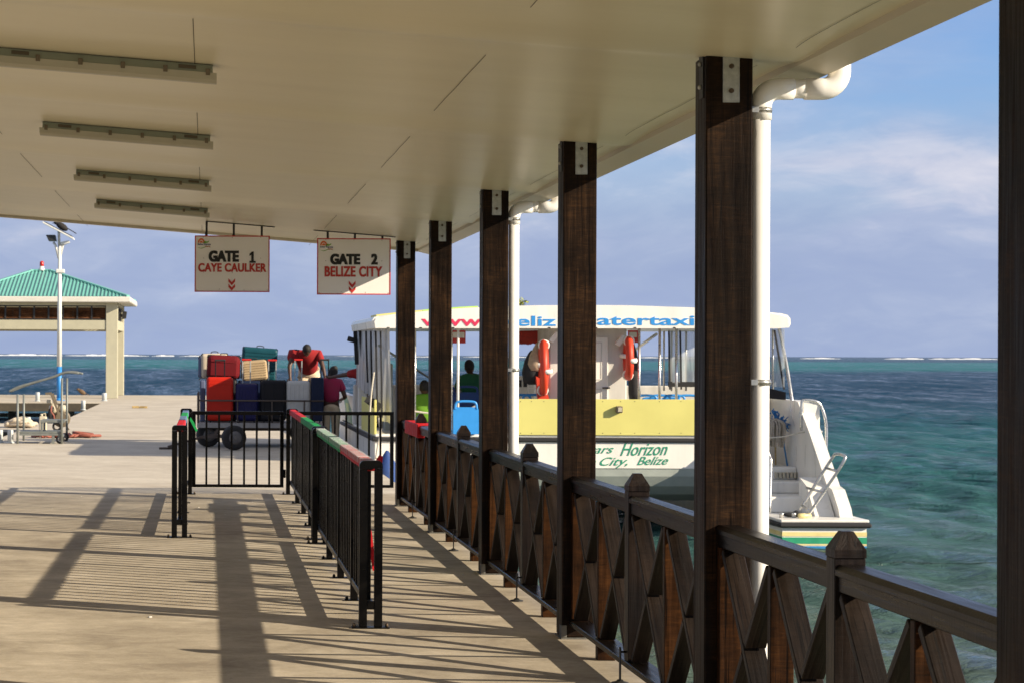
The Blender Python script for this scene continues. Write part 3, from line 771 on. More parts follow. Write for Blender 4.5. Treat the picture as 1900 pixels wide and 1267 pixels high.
def long_fence(x, y0, y1, label, tapes, nleg=3, group='black steel barrier panels'):
    r0 = empty('steel_barrier', (x, (y0+y1)/2, 0), label, 'barrier', group)
    mb = MB(); mb.box((x-.02, y0+.03, .985), (x+.02, y1-.03, 1.025), .003); mb.build('top_rail', 'fence', r0)
    mb = MB(); mb.box((x-.022, y0+.026, .118), (x+.022, y1-.026, .162), .003); mb.build('bottom_rail', 'fence', r0)
    end_loop('end_post', x, y0, r0); end_loop('end_post', x, y1, r0)
    nspan = nleg+1; nb = int(round((y1-y0)/nspan/.178))
    for j in range(nspan):
        a, b_ = y0+(y1-y0)*j/nspan, y0+(y1-y0)*(j+1)/nspan
        if j:
            mb = MB(); mb.box((x-.026, a-.025, .009), (x+.026, a+.025, .984), .003); lg_ = mb.build('leg', 'fence', r0)
            mb = MB(); foot(mb, x, a, .13); mb.lathe((x-.05, a, .009), (0,0,1), [(.011, 0), (.011, .012), (.006, .022)], 8); mb.build('foot_plate', 'fence', lg_)
        for k in range(1, nb):
            yy = a + (b_-a)*k/nb
            mb = MB(); mb.box((x-.015, yy-.015, .1625), (x+.015, yy+.015, .9845), .001); mb.build('bar', 'fence', r0)
    for (ta, tb, m_, striped) in tapes:          # parts of the length wrapped in tape
        ya, yb = y0+(y1-y0)*ta, y0+(y1-y0)*tb; yy = ya; mb = MB(); ms = MB(); st = False; k = 0
        while yy < yb-.02:
            wd = rnd.uniform(.10, .15); e = rnd.uniform(0, .003)
            mb.box((x-.034-e, yy, .975-e), (x+.034+e, min(yb, yy+wd)-.016, 1.036+e), .006)
            if striped:
                ms.prism([(x-.036-e, yy+.03, 1.0), (x-.036-e, yy+.03, 1.0385+e), (x-.036-e, yy+.055, 1.0385+e), (x-.036-e, yy+.048, 1.0)], (-.0015, 0, 0))
                ms.prism([(x-.037-e, yy+.03, 1.0385+e), (x+.037+e, yy+.05, 1.0385+e), (x+.037+e, yy+.075, 1.0385+e), (x-.037-e, yy+.055, 1.0385+e)], (0, 0, .0015)); st = True
            yy += wd; k += 1
        tp = mb.build('tape_wrap', m_, r0)
        if st: ms.build('tape_stripe', 'tapewhite', tp)
        else: ms.bm.free()
    return r0
FY0, FY1, FY2 = F/297.5, F/205.5, F/201
lf = long_fence(1.022, FY0, FY1, 'near black barrier panel with red, green and white striped tape on its rail', [(.0+.012, .42, 'tapered', True), (.42, .985, 'tapegreen', True)])
mb = MB(); p0 = Vector((1.06, FY0+.15, 1.03))
mb.prism([p0, p0+Vector((.03, .02, .045)), p0+Vector((.05, .0, .03)), p0+Vector((.045, 0, -.02))], (0, .006, 0))
mb.prism([(1.052, FY0+.5, .62), (1.05, FY0+.5, .46), (1.078, FY0+.5, .30), (1.098, FY0+.5, .33), (1.07, FY0+.5, .55)], (0, .004, 0)); mb.build('loose_tape', 'tapered', lf)
long_fence(1.035, FY2, F/152.2, 'far black barrier panel with plain red and green tape, touching the near panel', [(.012, .5, 'tapegreen', False), (.5, .985, 'tapered', False)])
lf = long_fence(-.255, F/199.6, F/152.2, 'short-looking black barrier on the left with red, blue and green tape', [(.04, .3, 'tapered', False), (.3, .52, 'tapegrey', False), (.52, .74, 'tapegreen', False), (.74, .93, 'tapegrey', False)])
mb = MB(); mb.prism([(-.19, F/163, .99), (-.15, F/163, .93), (-.11, F/163, .84), (-.125, F/163, .82), (-.17, F/163, .9), (-.2, F/163, .96)], (0, .006, 0)); mb.build('loose_tape', 'tapegreen', lf)
def cross_fence(xa, xb, label, name):
    y = F/151.6; s = 151.6
    r0 = empty(name, ((xa+xb)/2, y, 0), label, 'gate' if 'gate' in name else 'barrier')
    t = .045; zt, zb_ = EYE-(762-657.5)/s, EYE-(903-657.5)/s
    mb = MB(); mb.box((xa, y-.02, zt-t), (xb, y+.02, zt), .003); mb.build('top_rail', 'fence', r0)
    mb = MB(); mb.box((xa, y-.02, zb_), (xb, y+.02, zb_+t*.8), .003); mb.build('bottom_rail', 'fence', r0)
    for xx in (xa, xb-t):
        mb = MB(); mb.box((xx, y-.0215, zb_+t*.8+.0005), (xx+t, y+.0215, zt-t-.0005), .003); mb.build('side_bar', 'fence', r0)
    n = int(round((xb-xa-t)/.1475))
    for k in range(1, n):
        xx = xa+t/2+(xb-xa-t)*k/n
        mb = MB(); mb.box((xx-.0125, y-.0125, zb_+t*.8+.0005), (xx+.0125, y+.0125, zt-t-.0005), .001); mb.build('bar', 'fence', r0)
    return r0, y, zt, zb_
g, y, zt, zb_ = cross_fence((357-VX)/151.6, (527-VX)/151.6, 'black barred gate closing the lane between the two taped barriers', 'steel_gate')
mb = MB()
for z in (.2, .8): mb.tube([(-.185, y, z), (-.2, y, z)], .02, 8)
mb.build('hinge', 'fence', g)
mb = MB(); mb.box((.935, y-.03, .2), (.962, y+.03, .3), .003); mb.build('latch', 'fence', g)
cross_fence(1.12, (731-VX)/151.6, 'black barred barrier joining the taped barrier to the last timber post', 'steel_barrier')

# ================================================================== the catamaran water taxi
def at(x, y, s): return W(x, y, s)
BL, BR = 2.64, 9.35
boat = empty('catamaran_ferry', (6, 33, SEA), 'white passenger catamaran moored stern-on beside the pier, with a web address on its canopy', 'boat')
A = 118.0; YA = F/A
def zA(y, x=1150, s=A): return W(x, y, s).z
def xA(x, s=A, y=800): return W(x, y, s).x
# body between the hulls
mb = MB()
mb.prism([(BL, YA, .37), (BL, YA, zA(868)), (BL, YA+.03, zA(870)), (BL, 40, -.1), (BL, 40, .37)], (xA(1400)-BL, 0, 0)); mb.build('transom', 'white', boat)
mb = MB(); z0 = zA(869)
mb.prism([(BL+.9, YA+.015, z0), (BL+.9, YA+.04, z0-.12), (BL+.9, YA+.14, z0-.28), (BL+.9, YA+.34, z0-.42), (BL+.9, YA+.8, z0-.55), (BL+.9, 40, -.6), (BL+.9, 40, z0)], (xA(1400)-BL-.9, 0, 0))
for f in mb.bm.faces: f.smooth = False
mb.build('underbody', 'greypaint', boat)
mb = MB(); mb.box((BL-.03, YA-.05, zA(820)), (xA(1405), YA-.002, zA(812)), .02); mb.box((BL-.05, YA-.05, zA(820)), (BL-.002, 40, zA(812)), .02)
mb.build('rub_rail', 'rubber', boat)
mb = MB(); mb.box((BL, YA-.03, zA(811.6)), (xA(1410), YA+.25, zA(806.5)), .01); mb.box((BL, YA+.25, zA(812)), (BL+.2, 40, zA(807)), .01); mb.build('gunwale', 'white', boat)
mb = MB(); mb.box((BL+.02, YA+.02, .372), (8.28, 40, .40)); mb.build('deck', 'whitedirty', boat)
# the two hulls, tapering to the bow
def hull(xa, xb):
    mb = MB(); st = [(YA-.9, xa+.02, xb-.02), (36, xa, xb), (41, xa, xb), (44, xa+.25, xb-.25), (46.5, (xa+xb)/2-.03, (xa+xb)/2+.03)]
    rr = []
    for y, a, b_ in st:
        m_ = (a+b_)/2; top = .37 if y > YA else -.66
        top = .37 + max(0, y-41)*.06 if y > YA else -.67
        rr.append([mb.bm.verts.new(p) for p in ((a, y, top), (a+.02*(b_-a), y, -.3 if top > -.3 else -.8), (a+.2*(b_-a), y, -1.2), (m_, y, -1.5), (b_-.2*(b_-a), y, -1.2), (b_-.02*(b_-a), y, -.3 if top > -.3 else -.8), (b_, y, top))])
    mb.bm.faces.new(rr[0]); mb.bm.faces.new(rr[-1][::-1])
    for P_, Q_ in zip(rr, rr[1:]):
        for k in range(7): mb.bm.faces.new([P_[k], Q_[k], Q_[(k+1)%7], P_[(k+1)%7]])
    mb.build('hull', 'white', boat)
hull(BL, BL+1.25); 
# starboard hull forward of the stairs
mb = MB(); mb.box((8.25, 33.2, -1.4), (9.34, 41, .37)); mb.prism([(8.25, 41, -1.4), (9.34, 41, -1.4), (8.8, 46, -1.4)], (0, 0, 1.77)); mb.build('hull', 'white', boat)
# starboard swim platform and steps
def platform(xa, xb, full):
    yf = F/130
    mb = MB(); mb.box((xa+.03, yf+.03, -1.5), (xb-.03, 33.4, -.67)); ph = mb.build('platform_hull', 'white', boat)
    mb = MB(); mb.box((xa, yf, -.665), (xb, YA-.9+.6, -.622), .01); mb.build('swim_platform', 'white', ph)
    mb = MB(); mb.box((xa-.03, yf-.045, -.735), (xb+.03, yf+.028, -.668), .022); mb.box((xa-.032, yf+.03, -.734), (xa+.028, 31.2, -.669), .02); mb.box((xb-.028, yf+.03, -.734), (xb+.032, 31.2, -.669), .02)
    mb.build('rub_rail', 'rubber', ph)
    for m_, za, zb2 in (('yellowstripe', -.86, -.80), ('greenstripe', -.965, -.875), ('yellowstripe', -.99, -.972), ('bluestripe', -1.12, -1.0)):
        mb = MB(); mb.box((xa+.026, yf+.024, za), (xb-.026, yf+.0295, zb2)); mb.box((xa+.024, yf+.0296, za), (xa+.0295, 31.4, zb2)); mb.build('hull_stripe', m_, ph)
    return ph
PXL, PXR = W(1449, 968, 130).x, W(1613, 968, 130).x
ph = platform(PXL, PXR, True)
platform(BL, BL+1.2, False)
SR = 9.16
mb = MB(); mb.box((PXL+.0, F/124.5, -.62), (SR, 33.4, -.385), .02); mb.build('stair_step', 'white', boat)
mb = MB(); mb.box((PXL+.0, F/121.5, -.384), (SR, 33.4, -.205), .02); mb.build('stair_step', 'white', boat)
mb = MB(); mb.box((PXL+.0, F/119.5, -.204), (SR, 33.8, -.01), .02); mb.build('stair_step', 'white', boat)
mb = MB(); q0 = W(1438, 886, 119.6); q1 = W(1486, 877, 119.6)
for k in range(7):
    xx = q0.x+(q1.x-q0.x)*k/7; mb.box((xx, q0.y-.03, q0.z), (xx+.035, q0.y+.02, q1.z), .004)
mb.box((q0.x-.01, q0.y-.018, q1.z), (q1.x, q0.y+.02, q1.z+.012)); mb.build('step_vent', 'beige', boat)
# stair side wall, sloping down aft
mb = MB(); YB = lambda s: F/s
prof = [(YB(119.0), 1.02), (YB(119.6), 1.0), (YB(122), .54), (YB(125.6), -.20), (YB(126.6), -.24), (YB(127.9), -.50), (YB(128.2), -.62), (33.4, -.62), (33.4, 1.02)]
mb.prism([(SR+.002, y, z) for y, z in prof], (BR-SR-.002, 0, 0)); mb.build('stair_side', 'white', boat)
mb = MB(); mb.prism([(SR-.28, YB(123.8), -.10), (SR-.28, YB(125.4), -.22), (SR-.30, YB(127.4), -.62), (SR-.30, YB(123.8), -.62)], (.282, 0, 0)); mb.build('corner_block', 'white', boat)
# cockpit inner walls
mb = MB(); mb.box((8.22, 33.4, -.0), (BR, 33.5, zA(738)), .01); mb.box((8.17, YA-.02, -.62), (8.24, 33.4, .33), .01)
mb.box((8.72, 33.33, .05), (8.82, 33.399, .98), .01); mb.box((9.02, 33.33, .05), (9.1, 33.399, .98), .01); mb.build('cockpit_wall', 'whitedirty', boat)
# low bulwark round the passenger deck
mb = MB(); mb.box((BL, 37.0, .38), (BR, 37.12, 1.17), .02); mb.box((BR-.1, 33.5, .38), (BR, 37.0, 1.12), .02); mb.build('bulwark', 'whitedirty', boat)
mb = MB(); mb.box((BL, 37.13, .37), (BL+.06, 41, .98), .02); pb = mb.build('bow_side_panel', 'white', boat)
mb = MB(); mb.prism([(BL-.004, 37.3, .45), (BL-.004, 38.6, .45), (BL-.004, 39.6, .9), (BL-.004, 38.9, .96), (BL-.004, 37.5, .7)], (.003, 0, 0)); mb.build('green_swirl', 'greenstripe', pb)
mb = MB(); mb.prism([(BL-.008, 37.9, .6), (BL-.008, 38.6, .62), (BL-.008, 39.0, .8), (BL-.008, 38.3, .8)], (.003, 0, 0)); mb.build('light_swirl', 'lime', pb)
mb = MB(); mb.box((BL-.005, YA+.1, .44), (BL+.03, 35.0, 1.0), .004); mb.build('side_panel', 'yellow', boat)
# yellow stern panel
a, b_ = W(944, 806, A), W(1300, 740.5, A)
mb = MB(); mb.box((a.x, YA-.06, a.z), (b_.x, YA-.03, b_.z), .004); yp_ = mb.build('stern_panel', 'yellow', boat)
mb = MB(); k = 0
for xx in (965, 985, 1008, 1075, 1117, 1150, 1176, 1222, 1262):
    for yy in (744, 802.5):
        p = W(xx, yy, A); mb.lathe((p.x, YA-.06, p.z), (0,-1,0), [(.007, -.001), (.007, .004)], 6)
mb.build('rivets', 'bolt', yp_)
p0, p1 = W(1140, 765, A), W(1152, 752.5, A)
mb = MB(); mb.box((p0.x, YA-.16, p0.z), (p1.x, YA-.0605, p1.z), .012); lg_ = mb.build('stern_light', 'lampclip', yp_)
mb = MB(); mb.box((p0.x+.025, YA-.166, p0.z+.02), (p1.x-.02, YA-.1605, p1.z-.02), .002); mb.build('light_lens', 'beige', lg_)
# stanchions and tubes
def stick(name, m, pts, r=.016, parent=boat, n=8):
    mb = MB(); mb.tube(pts, r, n); return mb.build(name, m, parent)
for (x, s, r, z0_, m_) in ((852, 117.5, .02, .4, 'white'), (840, 117, .015, .4, 'chrome'), (1188, 117, .02, .4, 'chrome'), (1226, 116.5, .022, .4, 'chrome'), (1257, 115, .022, .4, 'chrome'),
                  (1234, 106, .018, 1.1, 'chrome'), (1248, 106, .018, 1.1, 'chrome'), (1275, 106, .018, 1.1, 'chrome'), (772, 117, .018, .4, 'chrome'), (930, 105, .018, 1.1, 'chrome')):
    X = (x-VX-2)/s; stick('stanchion', m_, [(X, F/s, z0_), (X, F/s, 2.17)], r)
stick('stanchion', 'chrome', [W(1434, 612, 116), W(1434, 738, 116)], .018)
stick('corner_tube', 'chrome', smooth_curve([W(1446, 610, 115.5), W(1458, 670, 116.8), W(1469, 740, 118), W(1470, 762, 118.2), W(1478, 792, 119), W(1488, 797, 119.2)], 5), .028)
stick('brace_tube', 'greysteel', [W(703, 641, 116), W(796, 700, 108)], .02)
stick('brace_tube', 'chrome', [W(1218, 620, 110), W(1170, 655, 106)], .025)
# cabin with its door
cy0, cy1 = F/116, F/112
xa, xb = (1019-VX)/116, (1163-VX)/116
mb = MB(); mb.box((xa, cy0, .4), (xb, cy1, 2.16), .02); cabn = mb.build('toilet_cabin', 'whitedirty', boat)
da, db = (1062-VX)/116.05, (1128-VX)/116.05
mb = MB(); mb.box((da, cy0-.03, .42), (db, cy0-.002, 2.0), .008)
dr = mb.build('door', 'white', cabn)
mb = MB()
for (z0_, z1_) in ((.55, 1.18), (1.32, 1.92)):
    for (u0, u1, v0, v1) in ((da+.08, db-.1, z0_, z0_+.018), (da+.08, db-.1, z1_-.018, z1_), (da+.08, da+.098, z0_+.018, z1_-.018), (db-.118, db-.1, z0_+.018, z1_-.018)):
        mb.box((u0, cy0-.036, v0), (u1, cy0-.0305, v1), .001)
mb.build('door_moulding', 'whitedirty', dr)
mb = MB(); q = W(1127, 719, 116.5); mb.box((q.x-.06, cy0-.06, q.z-.015), (q.x+.06, cy0-.031, q.z+.012), .004); mb.build('door_bolt', 'darksteel', dr)
a, b_ = W(1098, 664, 116.5), W(1108, 651, 116.5)
mb = MB(); mb.box((a.x-.06, cy0-.038, a.z), (b_.x, cy0-.0305, b_.z), .001); mb.build('notice', 'signred', dr)
def flood(x, y, s, parent):
    c = W(x, y, s); mb = MB()
    mb.prism([(c.x-.09, c.y-.14, c.z-.05), (c.x+.02, c.y-.14, c.z+.09), (c.x+.09, c.y-.12, c.z+.07), (c.x-.02, c.y-.12, c.z-.09)], (0, .13, 0)); mb.build('flood_lamp', 'white', parent)
flood(1150, 632, 116.6, cabn); flood(1026, 626, 116.6, cabn)
# helm console, seen through the gap
a = W(957, 741, 107); mb = MB(); mb.box((a.x-.25, a.y, .4), (a.x+.35, a.y+.5, 1.35), .03); hc = mb.build('helm_console', 'whitedirty', boat)
mb = MB(); mb.box((a.x+.02, a.y-.008, 1.16), (a.x+.1, a.y-.001, 1.28)); mb.box((a.x+.13, a.y-.008, 1.16), (a.x+.22, a.y-.001, 1.28)); mb.build('console_screen', 'blackcloth', hc)
a = W(975, 735, 109); mb = MB()
for k in range(4): mb.box((a.x+.02*k, a.y, .95+k*.09), (a.x+.40-.02*k, a.y+.05, .98+k*.09), .004)
mb.box((a.x+.03, a.y-.005, .8), (a.x+.06, a.y+.02, 1.3)); mb.box((a.x+.34, a.y-.005, .8), (a.x+.37, a.y+.02, 1.3)); mb.build('rack', 'white', boat)
# side boards by the boarding gap
a, b_ = W(657, 812, 105.5), W(681, 675, 105.5)
mb = MB(); mb.box((BL+.01, a.y, .38), (b_.x, a.y+.08, b_.z), .02); mb.build('boarding_board', 'whitedirty', boat)
a, b_ = W(712, 812, 107), W(729, 674, 107)
mb = MB(); mb.box((a.x, a.y, .38), (b_.x, a.y+.08, b_.z), .02); mb.build('boarding_board', 'greypaint', boat)
# canopy
out = [(692, 609), (690, 596), (694, 589), (702, 586.5), (733, 583), (800, 576.5), (860, 572), (930, 568.5), (1000, 567), (1080, 566.5), (1160, 567), (1283, 571), (1415, 579), (1450, 582), (1461, 585), (1466, 591), (1466.5, 602), (1463, 608), (1440, 609.5)]
mb = MB(); pts = [W(x, y, A) for x, y in out]
mb.prism([(p.x, YA-.05, p.z) for p in pts], (0, 4.7, 0))
es = [e for e in mb.bm.edges if all(v.co.y < YA for v in e.verts) and max(v.co.z for v in e.verts) > 2.22]
bmesh.ops.bevel(mb.bm, geom=es, offset=.035, segments=3, affect='EDGES')
can = mb.build('canopy', 'white', boat)
def stripe(name, m_, xs, y0_, y1_):
    mb = MB(); top = [p for p in out if p[1] < 590]
    def yt(x):
        for (ax, ay), (bx, by) in zip(top, top[1:]):
            if ax <= x <= bx: return ay+(by-ay)*(x-ax)/(bx-ax)
        return top[-1][1]
    for a, b_ in zip(xs, xs[1:]):
        p, q = W(a, yt(a), A), W(b_, yt(b_), A)
        mb.prism([(p.x, y0_, p.z+.002), (q.x, y0_, q.z+.002), (q.x, y0_, q.z+.03), (p.x, y0_, p.z+.03)], (0, y1_-y0_, 0))
    mb.build(name, m_, can)
stripe('yellow_stripe', 'yellow', [703, 715, 733, 765, 790], YA+.5, YA+1.6); stripe('lime_stripe', 'lime', [790.5, 800, 830, 860, 895], YA+.5, YA+1.3)
mb = MB()
for xx in (720, 780, 840, 905, 960, 1018, 1105, 1177, 1250, 1330, 1420):
    p = W(xx, 608, A); mb.box((p.x-.02, YA-.056, p.z-.012), (p.x+.02, YA-.0505, p.z+.006), .002)
mb.build('canopy_clips', 'darksteel', can)
def lt(t, m_, xa_, xb_, ya_, yb_, off=.02):
    p, q = W(xa_, yb_, A), W(xb_, ya_, A); text(t, 'lettering', m_, can, p.x, q.x, p.z, q.z, YA-.0505, off=off, depth=.006)
lt('www', 'textpink', 781, 893, 592.5, 605); lt('.b', 'textblue', 899, 944, 585, 605); lt('eliz', 'textblue', 957.5, 1031, 586.5, 605)
lt('ew', 'textblue', 1036, 1103, 592, 605); lt('atertaxi', 'textblue', 1107, 1287, 586, 603.5); lt('.com', 'textblue', 1294, 1392, 591, 604)
def lt2(t, xa_, xb_, ya_, yb_):
    p, q = W(xa_, yb_, A), W(xb_, ya_, A); text(t, 'lettering', 'textgreen', boat, p.x, q.x, p.z, q.z, YA-.001, shear=.5, off=.004, depth=.006, tilt=.02)
lt2('Stars', 1081, 1139, 826, 841); lt2('Horizon', 1151, 1239, 822, 845); lt2('Belize', 1038, 1106, 850, 865); lt2('City,', 1113, 1165, 848, 868); lt2('Belize', 1182, 1240, 847, 862)
# red notices under the canopy
for (xa_, xb_, ya_, yb_, s_) in ((838, 864, 613, 637, 114), (1165, 1184, 613, 636, 113)):
    a, b_ = W(xa_, yb_, s_), W(xb_, ya_, s_); mb = MB(); mb.box((a.x, a.y, a.z), (b_.x, a.y+.01, b_.z)); nb_ = mb.build('notice_board', 'signred', boat)
    mb = MB(); mb.box((a.x+.02, a.y-.003, a.z+.09), (b_.x-.02, a.y-.0005, b_.z-.03)); mb.build('notice_print', 'whitedirty', nb_)
# clear weather sheets
def sheet(name, m_, path, zb0, zb1, zt, amp, nw, parent=boat):
    """wavy hanging sheet along a floor path, bottom height going from zb0 to zb1"""
    mb = MB(); a, b_ = Vector((*path[0], 0)), Vector((*path[1], 0)); d = (b_-a); nrm = Vector((-d.y, d.x, 0)).normalized(); n = 46; m2 = 6; g_ = []
    for k in range(n+1):
        t = k/n; zb_ = zb0+(zb1-zb0)*t; c = []
        for j in range(m2+1):
            w_ = amp*math.sin(t*nw*6.283+j*.35)*(.35+.65*j/m2) + amp*.4*math.sin(t*nw*14.1+2)
            p = a + d*t + nrm*w_; c.append(mb.bm.verts.new((p.x, p.y, zt+(zb_-zt)*j/m2)))
        g_.append(c)
    for P_, Q_ in zip(g_, g_[1:]):
        for j in range(m2):
            f = mb.bm.faces.new([P_[j], Q_[j], Q_[j+1], P_[j+1]]); f.smooth = True
    return mb.build(name, m_, parent)
y5 = F/106.5
sheet('weather_sheet', 'vinyl', ((1240-VX)/106.5, y5) and (((1240-VX)/106.5, y5), ((1392-VX)/106.5, y5)), 1.24, 1.24, 2.14, .02, 4)
sheet('weather_sheet', 'vinyl', ((8.35, 32.95), (9.14, 32.45)), 1.26, 1.22, 2.14, .02, 3)
mb = MB(); mb.box(((1240-VX)/106.5, y5-.01, 1.17), ((1392-VX)/106.5, y5+.01, 1.26)); mb.build('sheet_hem', 'blackcloth', boat); mb = MB(); mb.prism([(8.35, 32.93, 1.08), (9.16, 32.43, 1.02), (9.16, 32.43, 1.14), (8.8, 32.65, 1.24), (8.35, 32.93, 1.28)], (0, .02, 0)); mb.build('sheet_hem', 'blackcloth', boat)
mb = MB()
for (x, s_, dx_) in ((1241, 106.8, 2), (1262, 106.8, 2), (1437, 117, 18)): 
    mb = MB(); p, q = W(x, 613, s_), W(x+dx_, 722, s_); mb.bar(p, q, .03, .01, (0,1,0)); mb.build('sheet_edge', 'blackcloth', boat)
cu_ = sheet('port_curtain', 'curtain', ((BL+.05, 36.8), (BL+.10, 33.3)), 1.2, .95, 2.12, .05, 6)
sheet('port_curtain', 'curtain', ((BL+.04, 33.2), (BL+.24, 32.5)), .80, .62, 2.12, .045, 3)
mb = MB()
for (x, s_, dy, w_) in ((659, 104.5, 62, .07), (668, 106, 50, .045), (679, 112, 95, .03), (688, 114.5, 150, .03), (697, 117, 150, .03), (706, 117.5, 160, .025)):
    mb = MB(); p, q = W(x, 614, s_), W(x+3, 614+dy, s_); mb.bar(p, q, w_, .012, (0,1,0)); mb.build('curtain_edge', 'blackcloth', boat)
mb = MB(); a = W(680, 738, 117.2); b_ = W(706, 757, 117.2); mb.bar(a, b_, .035, .13, (0,0,1)); mb.build('curtain_edge', 'blackcloth', boat)
mb = MB(); mb.tube([W(645, 628, 104.5), W(662, 633, 104.5)], .045, 8); mb.build('rolled_strap', 'blackcloth', boat)
# stern gate and rails
g0, g1 = W(1487, 798, 120.5), W(1524, 742, 120.5)
mb = MB(); mb.box((g0.x+.03, g0.y+.01, g0.z+.04), (g1.x-.02, g0.y+.03, g1.z-.03), .004); gt = mb.build('gate_panel', 'white', boat)
fr = smooth_curve([(g0.x, g0.y, g0.z), (g0.x+.0, g0.y, g1.z-.06), (g0.x+.05, g0.y, g1.z), (g1.x-.08, g0.y, g1.z-.02), (g1.x-.0, g0.y, g1.z-.1), (g1.x+.03, g0.y-.15, g0.z+.1), tuple(W(1532, 850, 123.5))], 5)
stick('gate_frame', 'chrome', fr, .022, gt)
stick('gate_bar', 'chrome', [(g0.x, g0.y, g0.z+.03), (g1.x+.02, g0.y, g0.z-.02)], .018, gt)
stick('gate_bar', 'chrome', [W(1508, 744, 120.4), W(1508, 796, 120.4)], .012, gt)
# boarding ladder, swung up
lad = empty('swim_ladder', W(1490, 950, 127.5)); lad.parent = boat; lad.location = worg[lad]-worg[boat]
ra = [W(1484, 945, 126.5), W(1520, 886, 126.6), W(1545, 848, 126.8)]; rb = [W(1499, 956, 128.2), W(1533, 905, 128.4), W(1567, 853, 128.6)]
mb = MB(); mb.tube(smooth_curve(ra + [W(1551, 842, 127.2), W(1562, 843, 128.2)] + rb[::-1], 5), .022, 10); mb.build('side_rail', 'chrome', lad)
for t in (.08, .42, .80):
    p, q = ra[0].lerp(ra[2], t), rb[0].lerp(rb[2], t); ex = (q-p).normalized()*.0
    mb = MB(); mb.tube([p - Vector((.10 if t == .42 else 0, 0, 0)), q], .02, 8); mb.build('rung', 'chrome', lad)
stick('stair_handrail', 'chrome', smooth_curve([W(1412, 815, 126), W(1418, 826, 126), W(1428, 846, 126.2), W(1430, 862, 126.4), W(1428, 950, 127)], 5), .022)
mb = MB()
for (x, y) in ((1450, 948), (1473, 953)): 
    p = W(x, y, 128.5); mb.lathe((p.x, p.y, -.622), (0,0,1), [(.03, 0), (.03, .05), (.036, .06), (.02, .075)], 10)
mb.build('cleat', 'chrome', boat)
p = W(1480, 948, 128); mb = MB(); mb.ell((p.x-.1, p.y, -.585), (.11, .05, .035)); mb.ell((p.x-.02, p.y-.02, -.57), (.06, .05, .05)); tag(mb.build('black_cloth', 'blackcloth'), 'small black cloth lying on the swim platform at the ladder foot', 'cloth')
p = W(1490, 954, 128.8); mb = MB(); mb.lathe((p.x-.07, p.y, -.585), (1,.15,0), [(.02,0),(.035,.01),(.035,.1),(.028,.12),(.028,.19)], 12); tag(mb.build('float', 'yellowstripe'), 'small cream float lying at the foot of the boat ladder', 'float')
# ropes
def rope(pts, r, label, m_='rope'):
    mb = MB(); mb.tube(smooth_curve(pts, 6), r, 6); return tag(mb.build('rope', m_), label, 'rope')
rope([W(1412, 812, 120), W(1450, 810, 120.5), W(1480, 803, 121), W(1500, 799, 121)], .013, 'slack pale rope across the stern steps to the white gate')
rope([W(1471, 770, 118.4), W(1490, 760, 119.5), W(1508, 746, 120.4)], .009, 'thin pale line tied from the corner tube to the white gate top')
rope([W(766, 762, 117.8), W(800, 766, 117.8), W(840, 765, 117.8), W(868, 759, 117.8), W(884, 752, 117.8)], .017, 'cream mooring rope stretched in front of the blue seat')
rope([W(694, 690, 118.4), W(689, 730, 118.4), W(686, 770, 118.4)], .014, 'pale cord hanging down in front of the striped curtain')
rope([W(703, 775, 118.6), W(706, 800, 119), W(702, 825, 119.4), W(698, 850, 120)], .02, 'pale rope hanging from the curtain foot to the port quarter')
p = W(716, 838, 121); mb = MB(); mb.lathe((p.x, p.y-.2, -.35), (0,0,1), [(.03,.0),(.12,.06),(.15,.2),(.14,.4),(.05,.55),(.02,.6)], 16); tag(mb.build('fender', 'navy'), 'dark blue round fender hanging at the port stern corner', 'fender')
# seats
def seat(x, ytop, s, m_='blueplastic', w_=.40, h_=.52, label='', tilt=.06):
    c = W(x, ytop, s); r0 = empty('boat_seat', (c.x, c.y, .4)); r0.parent = boat; r0.location = worg[r0]-worg[boat]
    zt = c.z; zs = zt-h_; y = c.y
    def rr(w2, z0_, z1_, r, k=6):
        P_ = []
        for (cx, cz_, a0) in ((w2-r, z1_-r, 0), (-w2+r, z1_-r, 90), (-w2+r*.4, z0_+r*.4, 180), (w2-r*.4, z0_+r*.4, 270)):
            rad = r if a0 < 180 else r*.4
            for i in range(k+1):
                t = math.radians(a0+90*i/k); P_.append((cx+rad*math.cos(t), cz_+rad*math.sin(t)))
        return P_
    o_ = rr(w_/2, zs, zt-.10, .05)
    mb = MB(); mb.prism([(c.x+px, y+(zs-pz)*-tilt, pz) for px, pz in o_], (0, .035, 0)); mb.build('backrest', m_, r0)
    mb = MB(); y1_ = y-(zs-zt)*tilt
    mb.tube(smooth_curve([(c.x-w_/2+.03, y1_, zt-.13), (c.x-w_/2+.045, y1_, zt-.04), (c.x-w_/2+.11, y1_, zt-.012), (c.x+w_/2-.11, y1_, zt-.012), (c.x+w_/2-.045, y1_, zt-.04), (c.x+w_/2-.03, y1_, zt-.13)], 5), .02, 8); mb.build('grab_handle', m_, r0)
    mb = MB(); mb.box((c.x-w_/2, y+.03, zs), (c.x+w_/2, y+.45, zs+.05), .015); mb.build('seat_pan', m_, r0)
    mb = MB()
    for dx in (-w_/2+.06, w_/2-.06): mb.tube([(c.x+dx, y+.2, .4), (c.x+dx, y+.2, zs)], .02, 6)
    mb.build('legs', 'chrome', r0)
seat(865, 743, 118.6)
for x in (966, 990): seat(x, 731, 114.5)
for x in (1200, 1226, 1252, 1278): seat(x, 732, 113.5)
for x in (825, 868, 912): seat(x, 716, 111.5, 'navy')
for x in (1210, 1246): seat(x, 737, 110)
